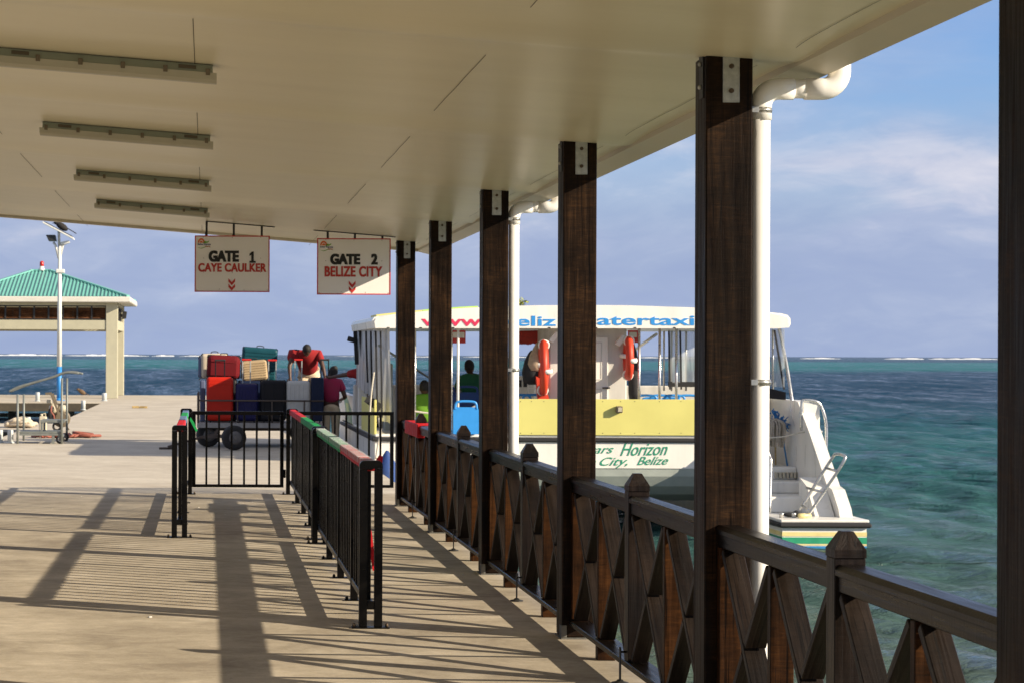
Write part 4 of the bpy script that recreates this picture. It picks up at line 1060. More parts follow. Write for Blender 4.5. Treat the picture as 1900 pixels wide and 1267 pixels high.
# lifebuoys
def buoy(x, y, s, R, r, label):
    c = W(x, y, s); r0 = empty('lifebuoy', (c.x, c.y, c.z-R-r), label, 'lifebuoy', 'orange lifebuoys on the cabin')
    mb = MB(); mb.torus(c, (1, -.12, 0), R, r, 32, 12, .75); mb.build('ring', 'orange', r0)
    for q in (0, 90, 180, 270):
        t = math.radians(q+8); cc = c + Vector((0, math.cos(t)*R, math.sin(t)*R)); tg = Vector((0, -math.sin(t), math.cos(t)))
        mb = MB(); mb.torus(cc, tg, r*.82, .02, 16, 6, 2.0); mb.build('reflective_band', 'white', r0)
buoy(1008, 682, 117.2, .36, .09, 'large orange lifebuoy on the left of the white cabin, beside hanging jackets')
buoy(1166, 664, 117.0, .27, .085, 'orange lifebuoy at the right corner of the white cabin')
# hanging cloths
def drape(pts, m_, th, label, cat, name):
    mb = MB(); P_ = [W(*p) for p in pts]
    mb.prism([(p.x, p.y, p.z) for p in P_], (0, th, 0)); bmesh.ops.bevel(mb.bm, geom=list(mb.bm.edges), offset=.02, segments=2, affect='EDGES')
    return tag(mb.build(name, m_), label, cat)
drape([(957, 614, 112), (1004, 613, 112), (1003, 632, 112), (995, 640, 112), (990, 634, 112), (983, 641, 112), (975, 636, 112), (966, 640, 112), (957, 634, 112)], 'redcloth', .1, 'dark red canvas with a ragged edge hanging under the boat roof', 'canvas', 'hanging_canvas')
mb = MB(); c = W(988, 690, 115.5)
mb.lathe((c.x, c.y, c.z-.2), (0,0,1), [(.06, 0), (.15, .05), (.17, .2), (.13, .38), (.07, .5), (.03, .55)], 14); j1 = tag(mb.build('hanging_jacket', 'blackcloth'), 'black and tan jackets hanging left of the large orange lifebuoy', 'jacket')
mb = MB(); mb.lathe((c.x+.02, c.y-.08, c.z+.02), (.1,0,1), [(.10, 0), (.13, .1), (.10, .26), (.05, .38), (.02, .45)], 12); mb.build('sleeve', 'tancloth', j1)
mb = MB(); c2 = W(962, 668, 115.5); mb.prism([(c2.x+.18, c2.y, c2.z+.05), (c2.x+.08, c2.y, c2.z-.16), (c2.x+.14, c2.y, c2.z-.12), (c2.x+.16, c2.y, c2.z-.2), (c2.x+.26, c2.y, c2.z)], (0, .05, 0)); tag(mb.build('hanging_cloth', 'bluestripe'), 'small blue cloth hanging beside the tan jacket', 'cloth')
mb = MB(); c3 = W(1010, 728, 116.8); mb.prism([(c3.x-.13, c3.y, c3.z+.26), (c3.x-.02, c3.y, c3.z+.2), (c3.x+.09, c3.y, c3.z-.13), (c3.x-.1, c3.y, c3.z-.13)], (0, .09, 0)); tag(mb.build('life_vest', 'orange'), 'orange life vest lying below the large lifebuoy', 'life vest')
mb = MB(); c4 = W(1178, 700, 115.3); mb.lathe((c4.x, c4.y, c4.z-.35), (-.05,0,1), [(.09,0),(.1,.1),(.09,.4),(.07,.75),(.03,.9)], 12); tag(mb.build('hanging_coat', 'blackcloth'), 'long black coat hanging right of the white cabin', 'coat')
# mops and brush in the cockpit
def mop(x, y, s, label):
    c = W(x, y, s); base = Vector((c.x+.04, c.y+.1, -.0)); r0 = empty('mop', base, label, 'mop', 'string mops standing in the cockpit')
    mb = MB(); mb.tube([base, c+Vector((0,0,.14))], .013, 8); mb.build('handle', 'plank', r0)
    mb = MB(); rr_ = random.Random(int(x))
    for k in range(46):
        an = rr_.uniform(0, 6.28); R_ = rr_.uniform(.05, .15); top = c+Vector((rr_.uniform(-.03,.03), rr_.uniform(-.03,.03), .19))
        e = c+Vector((math.cos(an)*R_, math.sin(an)*R_*.6, -rr_.uniform(.12, .26)))
        mid = (top+e)/2 + Vector((math.cos(an)*.07, math.sin(an)*.05, .08)); mb.tube(smooth_curve([top, mid, e], 4), .012, 5)
    mb.build('strings', 'mop', r0)
mop(1418, 797, 118.5, 'pale string mop standing head up, half behind the near drainpipe'); mop(1438, 799, 118.3, 'pale string mop standing head up, next to the blue broom')
r0 = empty('broom', W(1461, 862, 118), 'blue broom standing bristles up beside the mops', 'broom')
mb = MB(); mb.tube([W(1461, 864, 118), W(1448, 785, 118)], .013, 8); mb.build('handle', 'bluestripe', r0)
mb = MB(); rr_ = random.Random(3); a, b_ = W(1430, 762, 118), W(1463, 792, 118)
for k in range(90):
    t = rr_.random(); p = a.lerp(b_, t) + Vector((0, rr_.uniform(-.05,.05), rr_.uniform(-.04,.04))); mb.tube([p, p+Vector((rr_.uniform(-.02,.07), rr_.uniform(-.05,.05), rr_.uniform(-.1,.06)))], .008, 4)
mb.build('bristles', 'bluebristle', r0)
# leafy tuft showing above the canopy
mb = MB(); c = W(965, 566, 96); rr_ = random.Random(9)
for k in range(90):
    p = c + Vector((rr_.gauss(0,.05), rr_.gauss(0,.05), rr_.uniform(-.05,.08))); d = Vector((rr_.uniform(-1,1), rr_.uniform(-1,1), rr_.uniform(-.3,1))).normalized()*.05; e = Vector((-d.z, d.x, d.y))*.4
    mb.bm.faces.new([mb.bm.verts.new(p), mb.bm.verts.new(p+d+e), mb.bm.verts.new(p+d*2), mb.bm.verts.new(p+d-e)])
mb.tube([(c.x, c.y, 2.1), (c.x, c.y, c.z-.02)], .01, 5)
M['leaf'] = paint('yellow_green_leaves', (.25,.28,.05), .6, .3, 30)
tag(mb.build('leafy_tuft', 'leaf'), 'small yellow-green tuft of leaves sticking up over the boat roof', 'plant')

# ================================================================== people
def skin_mesh(name, chains, m_, parent=None, lvl=2, extra=None):
    """chains of (x,y,z,r); equal points are joined; each island is rooted at its first vertex"""
    idx = {}; V = []; Rr = []; E = []
    for ch in chains:
        prev = None
        for x, y, z, r in ch:
            k = (round(x,4), round(y,4), round(z,4))
            if k not in idx: idx[k] = len(V); V.append((x,y,z)); Rr.append(r)
            if prev is not None and prev != idx[k]: E.append((prev, idx[k]))
            prev = idx[k]
    me = D.meshes.new(name); me.from_pydata(V, E, []); o = D.objects.new(name, me); col.objects.link(o)
    md = o.modifiers.new('skin', 'SKIN'); md.use_smooth_shade = True
    par = list(range(len(V)))
    def find(i):
        while par[i] != i: i = par[i]
        return i
    for a, b_ in E: par[find(a)] = find(b_)
    roots = set()
    for i, sv in enumerate(me.skin_vertices[0].data):
        rr_ = Rr[i]; sv.radius = rr_ if isinstance(rr_, tuple) else (rr_, rr_)
        if find(i) not in roots: roots.add(find(i)); sv.use_root = True
    s2 = o.modifiers.new('sub', 'SUBSURF'); s2.levels = lvl; s2.render_levels = lvl
    bpy.context.view_layer.update()
    m2 = D.meshes.new_from_object(o.evaluated_get(bpy.context.evaluated_depsgraph_get()))
    D.objects.remove(o); D.meshes.remove(me)
    bm = bmesh.new(); bm.from_mesh(m2); D.meshes.remove(m2)
    b2 = MB(); b2.bm.free(); b2.bm = bm
    for f in bm.faces: f.smooth = True
    if extra: extra(b2)
    return b2.build(name, m_, parent)
def hand_chains(w_, d, side, curl):
    """palm from the wrist w_ along d, four bent fingers and a thumb on the side given"""
    d = Vector(d).normalized(); side = Vector(side).normalized(); side = (side - d*side.dot(d)).normalized(); nrm = d.cross(side)
    out_ = []
    pc = w_ + d*.045; out_.append([(*w_, .022), (*pc, .030), (*(w_+d*.085), .030)])
    for i, ln in enumerate((.072, .082, .077, .060)):
        b0 = w_ + d*.078 + side*(.030-.020*i); p1 = b0 + d*ln*.45; p2 = p1 + d*ln*.25 + nrm*curl*ln*.35; p3 = p2 + d*ln*.08 + nrm*curl*ln*.35
        out_.append([(*b0, .0095), (*p1, .009), (*p2, .0082), (*p3, .007)])
    t0 = w_ + d*.03 + side*.028; t1 = t0 + side*.025 + d*.03; t2 = t1 + d*.03 + side*.004 + nrm*curl*.01
    out_.append([(*t0, .012), (*t1, .0105), (*t2, .0085)])
    return out_
def person(label, J, shirt, pants, face, group=None, sleeves=.55, hair='short', sk='skin', shoes=True, curl=-1, pose=None, wide=1.0):
    """J: joints in world space. torso: pelvis, waist, chest, neck, head; shoulders, elbows, wrists, hips, knees, ankles (L, R)"""
    V_ = {k: Vector(v) for k, v in J.items()}
    r0 = empty('person', (V_['pelvis'].x, V_['pelvis'].y, min(V_['ankL'].z, V_['ankR'].z)-.07), label, 'person', group)
    c = lambda k, r: (*V_[k], r)
    hd = V_['head']; nk = V_['neck']; up = (hd-nk).normalized(); fw = Vector(face).normalized()
    body = [[c('pelvis', .13), c('waist', .115), c('chest', .12), (*nk, .05), (*(nk.lerp(hd, .45)), .05)]]
    for s_ in 'LR':
        body.append([c('chest', .12), c('sh'+s_, .06), c('el'+s_, .043), c('wr'+s_, .027)])
        body.append([c('pelvis', .13), c('hip'+s_, .09), c('kn'+s_, .062), c('ank'+s_, .042)])
        a_ = V_['ank'+s_]; ft = Vector((fw.x, fw.y, 0)); ft = ft.normalized() if ft.length > .1 else Vector((0,-1,0)); body.append([c('ank'+s_, .042), (*(a_+ft*.12-Vector((0,0,.035))), .035)])
        d_ = V_['wr'+s_]-V_['el'+s_]; sd = Vector((1 if s_ == 'L' else -1, 0, 0)) if abs(d_.normalized().x) < .8 else Vector((0, 0, 1))
        if pose: sd = pose
        body += hand_chains(V_['wr'+s_], d_, sd, curl)
    side = up.cross(fw).normalized(); fw2 = side.cross(up).normalized()
    rot = Matrix((side, fw2, up)).transposed()
    def hx(b2):
        b2.ell(hd, (.076, .097, .115), 20, 14, rot)
        b2.ell(hd+fw2*.045-up*.05, (.052, .05, .06), 14, 10, rot)                     # jaw
        b2.ell(hd+fw2*.1-up*.015, (.014, .02, .024), 8, 6, rot)                        # nose
        for q in (-1, 1): b2.ell(hd+side*q*.077-up*.01, (.012, .022, .032), 8, 6, rot)    # ears
        b2.ell(hd+fw2*.088-up*.058, (.026, .01, .009), 8, 6, rot)                       # mouth
    bd = skin_mesh('body', body, sk, r0, 2, hx)
    b2 = MB()
    for q in (-1, 1): b2.ell(hd+side*q*.03+fw2*.088+up*.01, (.013, .009, .008), 8, 6, rot)
    b2.build('eyes', 'shoe', r0)
    b2 = MB(); b2.ell(hd+up*.022-fw2*.016, (.084, .096, .108), 20, 12, rot)
    if hair == 'bun': b2.ell(hd-fw2*.07+up*.075, (.055, .05, .05), 12, 8, rot); b2.ell(hd-fw2*.05-up*.03, (.07, .05, .07), 12, 8, rot)
    if hair == 'cap': b2.ell(hd+up*.05+fw2*.07, (.07, .09, .016), 12, 8, rot)
    b2.build('cap' if hair == 'cap' else 'hair', 'bag_maroon' if hair == 'cap' else 'hair', r0)
    sh = [[c('pelvis', .148*wide), c('waist', .145*wide), c('chest', .165*wide), (*(nk+up*.012), .074)]]
    for s_ in 'LR':
        a_, b_ = V_['sh'+s_], V_['el'+s_]; m1 = a_.lerp(b_, sleeves)
        sh.append([c('chest', .165*wide), c('sh'+s_, .092), (*m1, .074 if sleeves < .8 else .055)] + ([(*V_['wr'+s_], .038)] if sleeves > 1 else []))
    skin_mesh('shirt', sh, shirt, r0, 2)
    p0 = V_['pelvis'] + (V_['waist']-V_['pelvis'])*.15
    tr = [[(*p0, .150*wide), c('pelvis', .150*wide)]]
    for s_ in 'LR':
        a_ = V_['ank'+s_]; tr.append([c('pelvis', .150*wide), c('hip'+s_, .108*(1+wide)/2), c('kn'+s_, .086), (*(a_.lerp(V_['kn'+s_], .12)), .064)])
    skin_mesh('trousers', tr, pants, r0, 2)
    b2 = MB(); ft = Vector((fw.x, fw.y, 0)); ft = ft.normalized() if ft.length > .1 else Vector((0,-1,0)); rf = Matrix((ft.cross(Vector((0,0,1))), ft, Vector((0,0,1)))).transposed()
    for s_ in 'LR':
        a_ = V_['ank'+s_]; b2.ell((a_.x+ft.x*.07, a_.y+ft.y*.07, a_.z-.035), (.05, .14, .045), 14, 8, rf)
    b2.build('shoes', 'shoe', r0)
    return r0
# porter bending over the cases, standing on the cart
Yp = 39.15; DK = .47
def px(x, y, s=97): p = W(x, y, s); return p.x, p.z
hx_, hz_ = px(566, 647)
person('man in red polo shirt and khaki trousers bending over the cases on the cart', dict(
    pelvis=(hx_+.08, Yp, 1.38), waist=(hx_+.05, Yp-.12, 1.52), chest=(hx_+.01, Yp-.32, 1.69), neck=(hx_, Yp-.50, 1.75), head=(hx_, Yp-.66, 1.785),
    shL=(hx_+.24, Yp-.36, 1.72), elL=(px(597, 678)[0], Yp-.50, 1.45), wrL=(px(600, 696)[0], Yp-.58, 1.27),
    shR=(hx_-.24, Yp-.36, 1.72), elR=(px(535, 672)[0], Yp-.50, 1.48), wrR=(px(536, 692)[0], Yp-.58, 1.28),
    hipL=(hx_+.19, Yp, 1.33), knL=(hx_+.21, Yp-.1, .93), ankL=(hx_+.2, Yp, DK+.09), hipR=(hx_-.03, Yp, 1.33), knR=(hx_-.06, Yp-.1, .93), ankR=(hx_-.06, Yp, DK+.09)),
    'polo', 'khaki', (0, -.75, -.65), hair='short', curl=1, wide=1.38)
# woman in crimson, back to the camera
c0 = W(613, 700, 100); cx_ = (614-VX)/100; cy_ = F/100
person('woman in crimson polo shirt, back turned, black hair in a bun, beside the cart', dict(
    pelvis=(cx_+.0, cy_, .80), waist=(cx_, cy_, .96), chest=(cx_, cy_+.01, 1.12), neck=(cx_+.02, cy_+.02, 1.27), head=(cx_+.04, cy_+.05, 1.37),
    shL=(cx_-.17, cy_, 1.18), elL=(cx_-.24, cy_+.06, .96), wrL=(cx_-.17, cy_+.27, 1.02), shR=(cx_+.17, cy_, 1.18), elR=(cx_+.27, cy_-.02, .92), wrR=(cx_+.22, cy_+.22, .88),
    hipL=(cx_-.095, cy_, .76), knL=(cx_-.085, cy_+.02, .43), ankL=(cx_-.08, cy_, .075), hipR=(cx_+.095, cy_, .76), knR=(cx_+.09, cy_+.02, .43), ankR=(cx_+.09, cy_, .075)),
    'maroon', 'khaki', (-.25, 1, 0), hair='bun', sleeves=.6, wide=1.22)
# crew member in red leaning out of the boat
bx_, by_ = 2.98, 36.9
person('crew member in red shirt and dark cap leaning out of the boat with outstretched arm', dict(
    pelvis=(bx_, by_, 1.0), waist=(bx_-.03, by_, 1.14), chest=(bx_-.1, by_-.02, 1.32), neck=(bx_-.12, by_-.04, 1.47), head=(bx_-.16, by_-.07, 1.58),
    shL=(bx_-.30, by_-.0, 1.38), elL=(bx_-.52, by_+.15, 1.34), wrL=(bx_-.72, by_+.4, 1.30), shR=(bx_+.1, by_-.02, 1.36), elR=(bx_+.15, by_-.02, 1.1), wrR=(bx_+.08, by_-.2, .95),
    hipL=(bx_-.08, by_, .95), knL=(bx_-.1, by_-.04, .66), ankL=(bx_-.1, by_, .475), hipR=(bx_+.08, by_, .95), knR=(bx_+.1, by_-.04, .66), ankR=(bx_+.1, by_, .475)),
    'polo', 'darkpants', (-1, .3, -.2), hair='cap', sleeves=.7)
# passengers
gx_, gy_ = (874-VX)/109.5, F/109.5
person('passenger in a dark green shirt with short black hair, seen from behind on the boat', dict(
    pelvis=(gx_, gy_, .72), waist=(gx_, gy_, .95), chest=(gx_+.01, gy_, 1.20), neck=(gx_-.01, gy_, 1.40), head=(gx_-.03, gy_, 1.505),
    shL=(gx_-.19, gy_, 1.27), elL=(gx_-.24, gy_+.06, 1.0), wrL=(gx_-.2, gy_+.3, .95), shR=(gx_+.2, gy_, 1.28), elR=(gx_+.25, gy_+.05, 1.0), wrR=(gx_+.2, gy_+.28, .95),
    hipL=(gx_-.1, gy_+.02, .7), knL=(gx_-.13, gy_+.42, .74), ankL=(gx_-.13, gy_+.44, .48), hipR=(gx_+.1, gy_+.02, .7), knR=(gx_+.13, gy_+.42, .74), ankR=(gx_+.13, gy_+.44, .48)),
    'greenshirt', 'darkpants', (-.3, 1, 0), sleeves=.6, wide=1.2)
lx_, ly_ = (790-VX)/113, F/113
person('passenger in a lime green shirt sitting low on the boat between two timber posts', dict(
    pelvis=(lx_, ly_, .58), waist=(lx_, ly_, .70), chest=(lx_, ly_, .92), neck=(lx_-.01, ly_, 1.07), head=(lx_-.02, ly_, 1.17),
    shL=(lx_-.17, ly_, .97), elL=(lx_-.24, ly_+.06, .76), wrL=(lx_-.15, ly_+.28, .72), shR=(lx_+.17, ly_, .97), elR=(lx_+.22, ly_+.05, .76), wrR=(lx_+.15, ly_+.28, .72),
    hipL=(lx_-.1, ly_+.02, .56), knL=(lx_-.13, ly_+.4, .68), ankL=(lx_-.13, ly_+.4, .48), hipR=(lx_+.1, ly_+.02, .56), knR=(lx_+.13, ly_+.4, .68), ankR=(lx_+.13, ly_+.4, .48)),
    'limeshirt', 'darkpants', (-.2, 1, 0), sleeves=.6, wide=1.15)

# ================================================================== luggage cart
CY0, CY1 = 37.55, 39.45
CX0, CX1 = (366-VX)/101, (603-VX)/101
cart = empty('luggage_cart', ((CX0+CX1)/2, 38.5, 0), 'long steel luggage cart loaded with suitcases, on fat black tyres', 'cart')
mb = MB(); mb.box((CX0, CY0, .36), (CX1, CY1, .45), .006); mb.build('deck', 'cartdeck', cart)
mb = MB(); mb.box((CX0+.1, CY0+.3, .30), (CX1-.1, CY0+.38, .359)); mb.box((CX0+.1, CY1-.38, .30), (CX1-.1, CY1-.3, .359)); mb.build('underframe', 'cartsteel', cart)
mb = MB(); mb.tube([(CX0+.02, CY0+.03, .86), (CX1-.02, CY0+.03, .86)], .015, 8); mb.build('side_rail', 'cartsteel', cart)
for x in (441, 505, 565): mb = MB(); X = (x-VX)/101; mb.tube([(X, CY0+.03, .451), (X, CY0+.03, .846)], .014, 8); mb.build('rail_post', 'cartsteel', cart)
mb = MB(); mb.tube([(CX0+.02, CY0+.03, .451), (CX0+.02, CY0+.03, .93), (CX0+.02, CY0+.08, .98), (CX0+.02, CY1-.08, .98), (CX0+.02, CY1-.03, .93), (CX0+.02, CY1-.03, .451)], .02, 8)
for y in (CY0+.4, CY0+.8, CY0+1.2, CY0+1.6): mb.tube([(CX0+.02, y, .451), (CX0+.02, y, .98)], .012, 6)
mb.tube([(CX0+.02, CY0+.05, .72), (CX0+.02, CY1-.05, .72)], .012, 6); mb.build('end_frame', 'cartsteel', cart)
def wheel(c, ax, R=.222, w_=.17):
    c = Vector(c); ax = Vector(ax).normalized(); h = w_/2
    mb = MB(); mb.lathe(c, ax, [(R*.56, -h*.9), (R*.8, -h), (R*.95, -h*.85), (R, -h*.5), (R, h*.5), (R*.95, h*.85), (R*.8, h), (R*.56, h*.9)], 32); wh = mb.build('wheel', 'tyre', cart)
    mb = MB(); mb.lathe(c, ax, [(R*.3, -h*1.02), (R*.53, -h*.96), (R*.54, -h*.9), (R*.54, h*.9), (R*.53, h*.96), (R*.3, h*1.02)], 24); mb.lathe(c, ax, [(.035, -h*1.25), (.045, -h*1.0), (.045, h*1.0), (.035, h*1.25)], 12); mb.build('rim', 'rim', wh)
wa = W(434, 812, 104); wb = W(386, 808, 100.5); wa.z = wb.z = .222; axd = (wb-wa)
wheel(wa, axd); wheel(wb, axd); X2 = CX1-.35
wheel((X2, CY0+.05, .222), (0,1,0)); wheel((X2, CY1-.1, .222), (0,1,0))
mb = MB(); mb.bar(wa, wb, .06, .06); mb.build('axle', 'cartsteel', cart); mb = MB(); mb.bar((X2, CY0+.12, .222), (X2, CY1-.18, .222), .06, .06); cm_ = (wa+wb)/2
mb.bar((cm_.x-.12, cm_.y, .24), (cm_.x-.05, cm_.y, .34), .06, .05); mb.bar((cm_.x+.02, cm_.y, .25), (cm_.x+.35, cm_.y, .345), .04, .04); mb.bar((X2, CY0+.4, .24), (X2, CY0+.4, .31), .06, .06); mb.bar((X2, CY1-.4, .24), (X2, CY1-.4, .31), .06, .06); mb.build('axle', 'cartsteel', cart)
e = W(306, 834, 103.5); e.z = .03
mb = MB(); mb.bar((cm_.x-.05, cm_.y, .22), (-.1, 37.3, .20), .05, .05); mb.bar((-.1, 37.3, .20), (e.x+.06, e.y, .05), .035, .035); mb.tube([(e.x-.1, e.y-.03, .022), (e.x+.13, e.y+.05, .022)], .02, 8); mb.build('drawbar', 'cartsteel', cart)
def suitcase(x0, x1, y0, y1, s, dep, m_, label, ribs='v', handle=None, hm='galv', grip='red', z0=None, tilt=0, wheels=True, n=6, name='suitcase', cat='suitcase'):
    a, b_ = W(x0, y1, s), W(x1, y0, s); yf = F/s
    if z0 is not None: a.z = z0
    c = Vector(((a.x+b_.x)/2, yf+dep/2, a.z)); w_, h = b_.x-a.x, b_.z-a.z
    r0 = empty(name, c, label, cat, 'suitcases and bags heaped on the cart'); zb_ = .035 if wheels else 0
    mb = MB(); mb.box((a.x, yf, a.z+zb_), (b_.x, yf+dep, b_.z), (min(.11, w_*.3) if name == 'travel_bag' else min(.06, w_*.14)), 4); sh_ = mb.build('shell', m_, r0)
    mb = MB()
    if ribs == 'v':
        for k in range(n): xx = a.x+w_*(.14+.72*k/(n-1)); mb.box((xx-w_*.028, yf-.006, a.z+h*.12), (xx+w_*.028, yf+.01, b_.z-h*.08), .004)
    elif ribs == 'h':
        for k in range(n): zz = a.z+h*(.14+.72*k/(n-1)); mb.box((a.x+w_*.07, yf-.006, zz-h*.03), (b_.x-w_*.05, yf+.01, zz+h*.03), .004)
    elif ribs == 'pocket':
        mb.box((a.x+w_*.1, yf-.02, a.z+h*.12), (b_.x-w_*.1, yf+.01, a.z+h*.8), .015, 2); mb.tube([(a.x+w_*.12, yf-.024, a.z+h*.7), (b_.x-w_*.12, yf-.024, a.z+h*.7)], .006, 5)
    mb.build('ribs' if ribs != 'pocket' else 'pocket', m_, r0)
    mb = MB(); mb.box((a.x-.003, yf+dep*.47, a.z+zb_+.01), (b_.x+.003, yf+dep*.53, b_.z+.003), .02); mb.build('zip_band', 'blackcloth', r0)
    if wheels:
        for dx in (.07, w_-.07): mb = MB(); mb.lathe((a.x+dx-.012, yf+.05, a.z+.026), (1,0,0), [(.02,0),(.026,.004),(.026,.02),(.02,.024)], 12); mb.build('caster', 'tyre', r0)
    if handle:
        h0, h1, yt = handle; pa, pb2 = W(h0, yt, s), W(h1, yt, s)
        mb = MB(); 
        for p in (pa, pb2): mb.box((p.x-.011, yf+dep*.7, b_.z-.02), (p.x+.011, yf+dep*.7+.02, p.z), .003)
        th = mb.build('pull_handle', hm, r0)
        mb = MB(); mb.box((pa.x-.016, yf+dep*.7-.008, pa.z), (pb2.x+.016, yf+dep*.7+.028, pa.z+.035), .008); mb.build('grip', grip, th)
    else:
        mb = MB(); mb.tube(smooth_curve([(c.x-.07, c.y, b_.z-.005), (c.x-.05, c.y, b_.z+.03), (c.x+.05, c.y, b_.z+.03), (c.x+.07, c.y, b_.z-.005)], 4), .01, 6); mb.build('carry_handle', 'blackcloth', r0)
    if tilt: r0.rotation_euler = (0, tilt, 0)
    return r0
Zd = .451
suitcase(383, 433, 699, 772, 100.9, .34, 'case_red', 'bright red hard suitcase, leftmost of the front row on the cart', 'h', (400, 417, 670), 'case_black', 'blackcloth', z0=Zd, n=3)
suitcase(437, 479, 711, 770, 100.9, .32, 'case_navy', 'dark navy ribbed suitcase right of the bright red one', 'v', (450.5, 465, 669), z0=Zd)
suitcase(483, 531, 705, 770, 100.9, .34, 'case_black', 'black suitcase in the middle of the front row', 'v', (499, 513, 670), z0=Zd, n=3)
suitcase(531.5, 576, 706, 770, 100.9, .32, 'case_silver', 'silver grey hard suitcase in the front row', 'v', (548, 561, 669), z0=Zd, n=5)
suitcase(577, 601, 700, 770, 100.9, .34, 'case_blue', 'dark blue narrow suitcase at the right end of the front row', 'v', (597, 611, 669), 'case_black', 'blackcloth', z0=Zd, n=3)
suitcase(371, 381, 705, 770, 99.5, .6, 'bag_slate', 'dark slate bag at the left end of the cart', 'none', z0=Zd, wheels=False, name='travel_bag', cat='bag')
# back row, carrying the bags on top
suitcase(384, 440, 703, 770, 99.0, .7, 'case_black', 'large black case lying behind the bright red suitcase', 'none', z0=Zd, wheels=False)
suitcase(442, 530, 706, 770, 98.9, .34, 'case_blue', 'wide dark case behind the navy and black suitcases', 'none', z0=Zd, wheels=False)
zt1 = W(400, 703, 99.0).z+.005; zt2 = W(400, 706, 98.9).z+.005
suitcase(383, 445, 659, 700, 98.8, .34, 'bag_maroon', 'dark red soft suitcase lying on top at the left', 'pocket', z0=zt1, wheels=False, name='travel_bag', cat='bag', tilt=.04)
suitcase(374, 424, 655.5, 700, 97.4, .2, 'bag_cream', 'cream soft case showing behind the dark red one', 'none', z0=zt1, wheels=False, tilt=-.02)
suitcase(368, 392, 660, 703, 96.8, .2, 'bag_slate', 'slate blue bag leaning at the top left corner of the pile', 'none', z0=zt1, wheels=False, name='travel_bag', cat='bag')
suitcase(450, 498, 668, 705, 98.7, .28, 'case_gold', 'pale gold ribbed suitcase lying tilted on the middle of the pile', 'h', z0=zt2, wheels=False, tilt=-.09, n=7)
suitcase(446, 512, 645, 703, 97.6, .3, 'case_teal', 'teal ribbed suitcase on top of the pile behind the gold one', 'h', z0=zt2, wheels=False, tilt=.07, n=8)

# ================================================================== pavilion
PS = 48.0; PF = F/PS
pav = empty('pavilion', (-6.5, PF+3, 0), 'open cream pavilion with a teal metal hip roof and louvred band', 'pavilion')
pxr = (218-VX)/PS; pxl = 2*(76-VX)/PS - pxr; PD = 6.3; yb_ = PF+PD
cw = .45
def pz(y): return EYE-(y-656.8)/PS
for (x, y, w_, d_) in ((pxr-cw, PF, cw, cw), (pxl, PF, cw, cw), (pxr-cw+.13, yb_-.5, cw-.13, .5), (pxl, yb_-.5, cw, .5)):
    mb = MB(); mb.box((x, y, 0), (x+w_, y+d_, pz(562)), .01); mb.build('column', 'cream', pav)
mb = MB(); zb1, zb2 = pz(612), pz(594.5)
mb.box((pxl+cw, PF+.03, zb1), (pxr-cw-.001, PF+.4, zb2), .01); mb.box((pxl+cw, yb_-.4, zb1), (pxr-cw-.001, yb_-.03, zb2), .01)
mb.box((pxr-.4, PF+cw+.001, zb1), (pxr-.02, yb_-.501, zb2), .01); mb.box((pxl+.02, PF+cw+.001, zb1), (pxl+.4, yb_-.501, zb2), .01); mb.build('beam', 'cream', pav)
def louvre(x0, x1, y0, y1, axis, bays):
    z0_, z1_ = pz(594), pz(567.5); r_ = MB(); r_.box((x0, y0, z0_+.001), (x1, y1, z0_+.04)); r_.box((x0, y0, z1_-.04), (x1, y1, z1_)); 
    for k in range(bays+1):
        if axis == 'x': xx = x0+(x1-x0)*k/bays; r_.box((xx-.03, y0-.01, z0_+.041), (xx+.03, y1+.01, z1_-.041))
        else: yy = y0+(y1-y0)*k/bays; r_.box((x0-.01, yy-.03, z0_+.041), (x1+.01, yy+.03, z1_-.041))
    fr_ = r_.build('louvre_frame', 'darksteel', pav)
    r_ = MB()
    for k in range(6):
        zz = z0_+.07+k*.075
        if axis == 'x': r_.prism([(x0, y0+.01, zz-.015), (x0, y0+.02, zz-.02), (x0, y0+.05, zz+.03), (x0, y0+.04, zz+.035)], (x1-x0, 0, 0))
        else: r_.prism([(x0+.01, y0, zz), (x0+.02, y0, zz-.01), (x1-.01, y0, zz+.035), (x1-.02, y0, zz+.045)], (0, y1-y0, 0))
    r_.build('louvre_slats', 'slat', fr_)
louvre(pxl+cw+.002, pxr-cw-.003, PF+.1, PF+.26, 'x', 9); louvre(pxl+cw+.002, pxr-cw-.003, yb_-.26, yb_-.1, 'x', 6); louvre(pxr-.26, pxr-.1, PF+cw+.05, yb_-.55, 'y', 8); louvre(pxl+.1, pxl+.26, PF+cw+.05, yb_-.55, 'y', 6)
mb = MB(); mb.box((pxl-.02, PF+.02, pz(567.3)), (pxr+.0, yb_-.02, pz(562.5))); mb.build('upper_beam', 'cream', pav)
ex0, ex1, ey0, ey1 = pxl-.52, pxr+.52, PF-.5, yb_+.5
mb = MB(); mb.box((ex0, ey0, pz(562)), (ex1, ey1, pz(551.5)), .03); mb.build('fascia', 'fascia', pav)
mb = MB(); z0_ = pz(551.3); zr = pz(503); rx0, rx1, ry = (60-VX)/PS*1.0-.0, (92-VX)/PS+.0, (ey0+ey1)/2; k_ = F/PS/ry
rx0 = (60-VX)*ry/F; rx1 = (92-VX)*ry/F; zr = EYE-(503-656.5)*ry/F
B_ = [mb.bm.verts.new(p) for p in ((ex0+.1, ey0+.06, z0_), (ex1-.1, ey0+.06, z0_), (ex1-.1, ey1-.06, z0_), (ex0+.1, ey1-.06, z0_))]; R_ = [mb.bm.verts.new((rx0, ry, zr)), mb.bm.verts.new((rx1, ry, zr))]
for f in ([B_[0], B_[1], R_[1], R_[0]], [B_[1], B_[2], R_[1]], [B_[2], B_[3], R_[0], R_[1]], [B_[3], B_[0], R_[0]], B_[::-1]): mb.bm.faces.new(f)
rf = mb.build('roof', 'teal', pav)
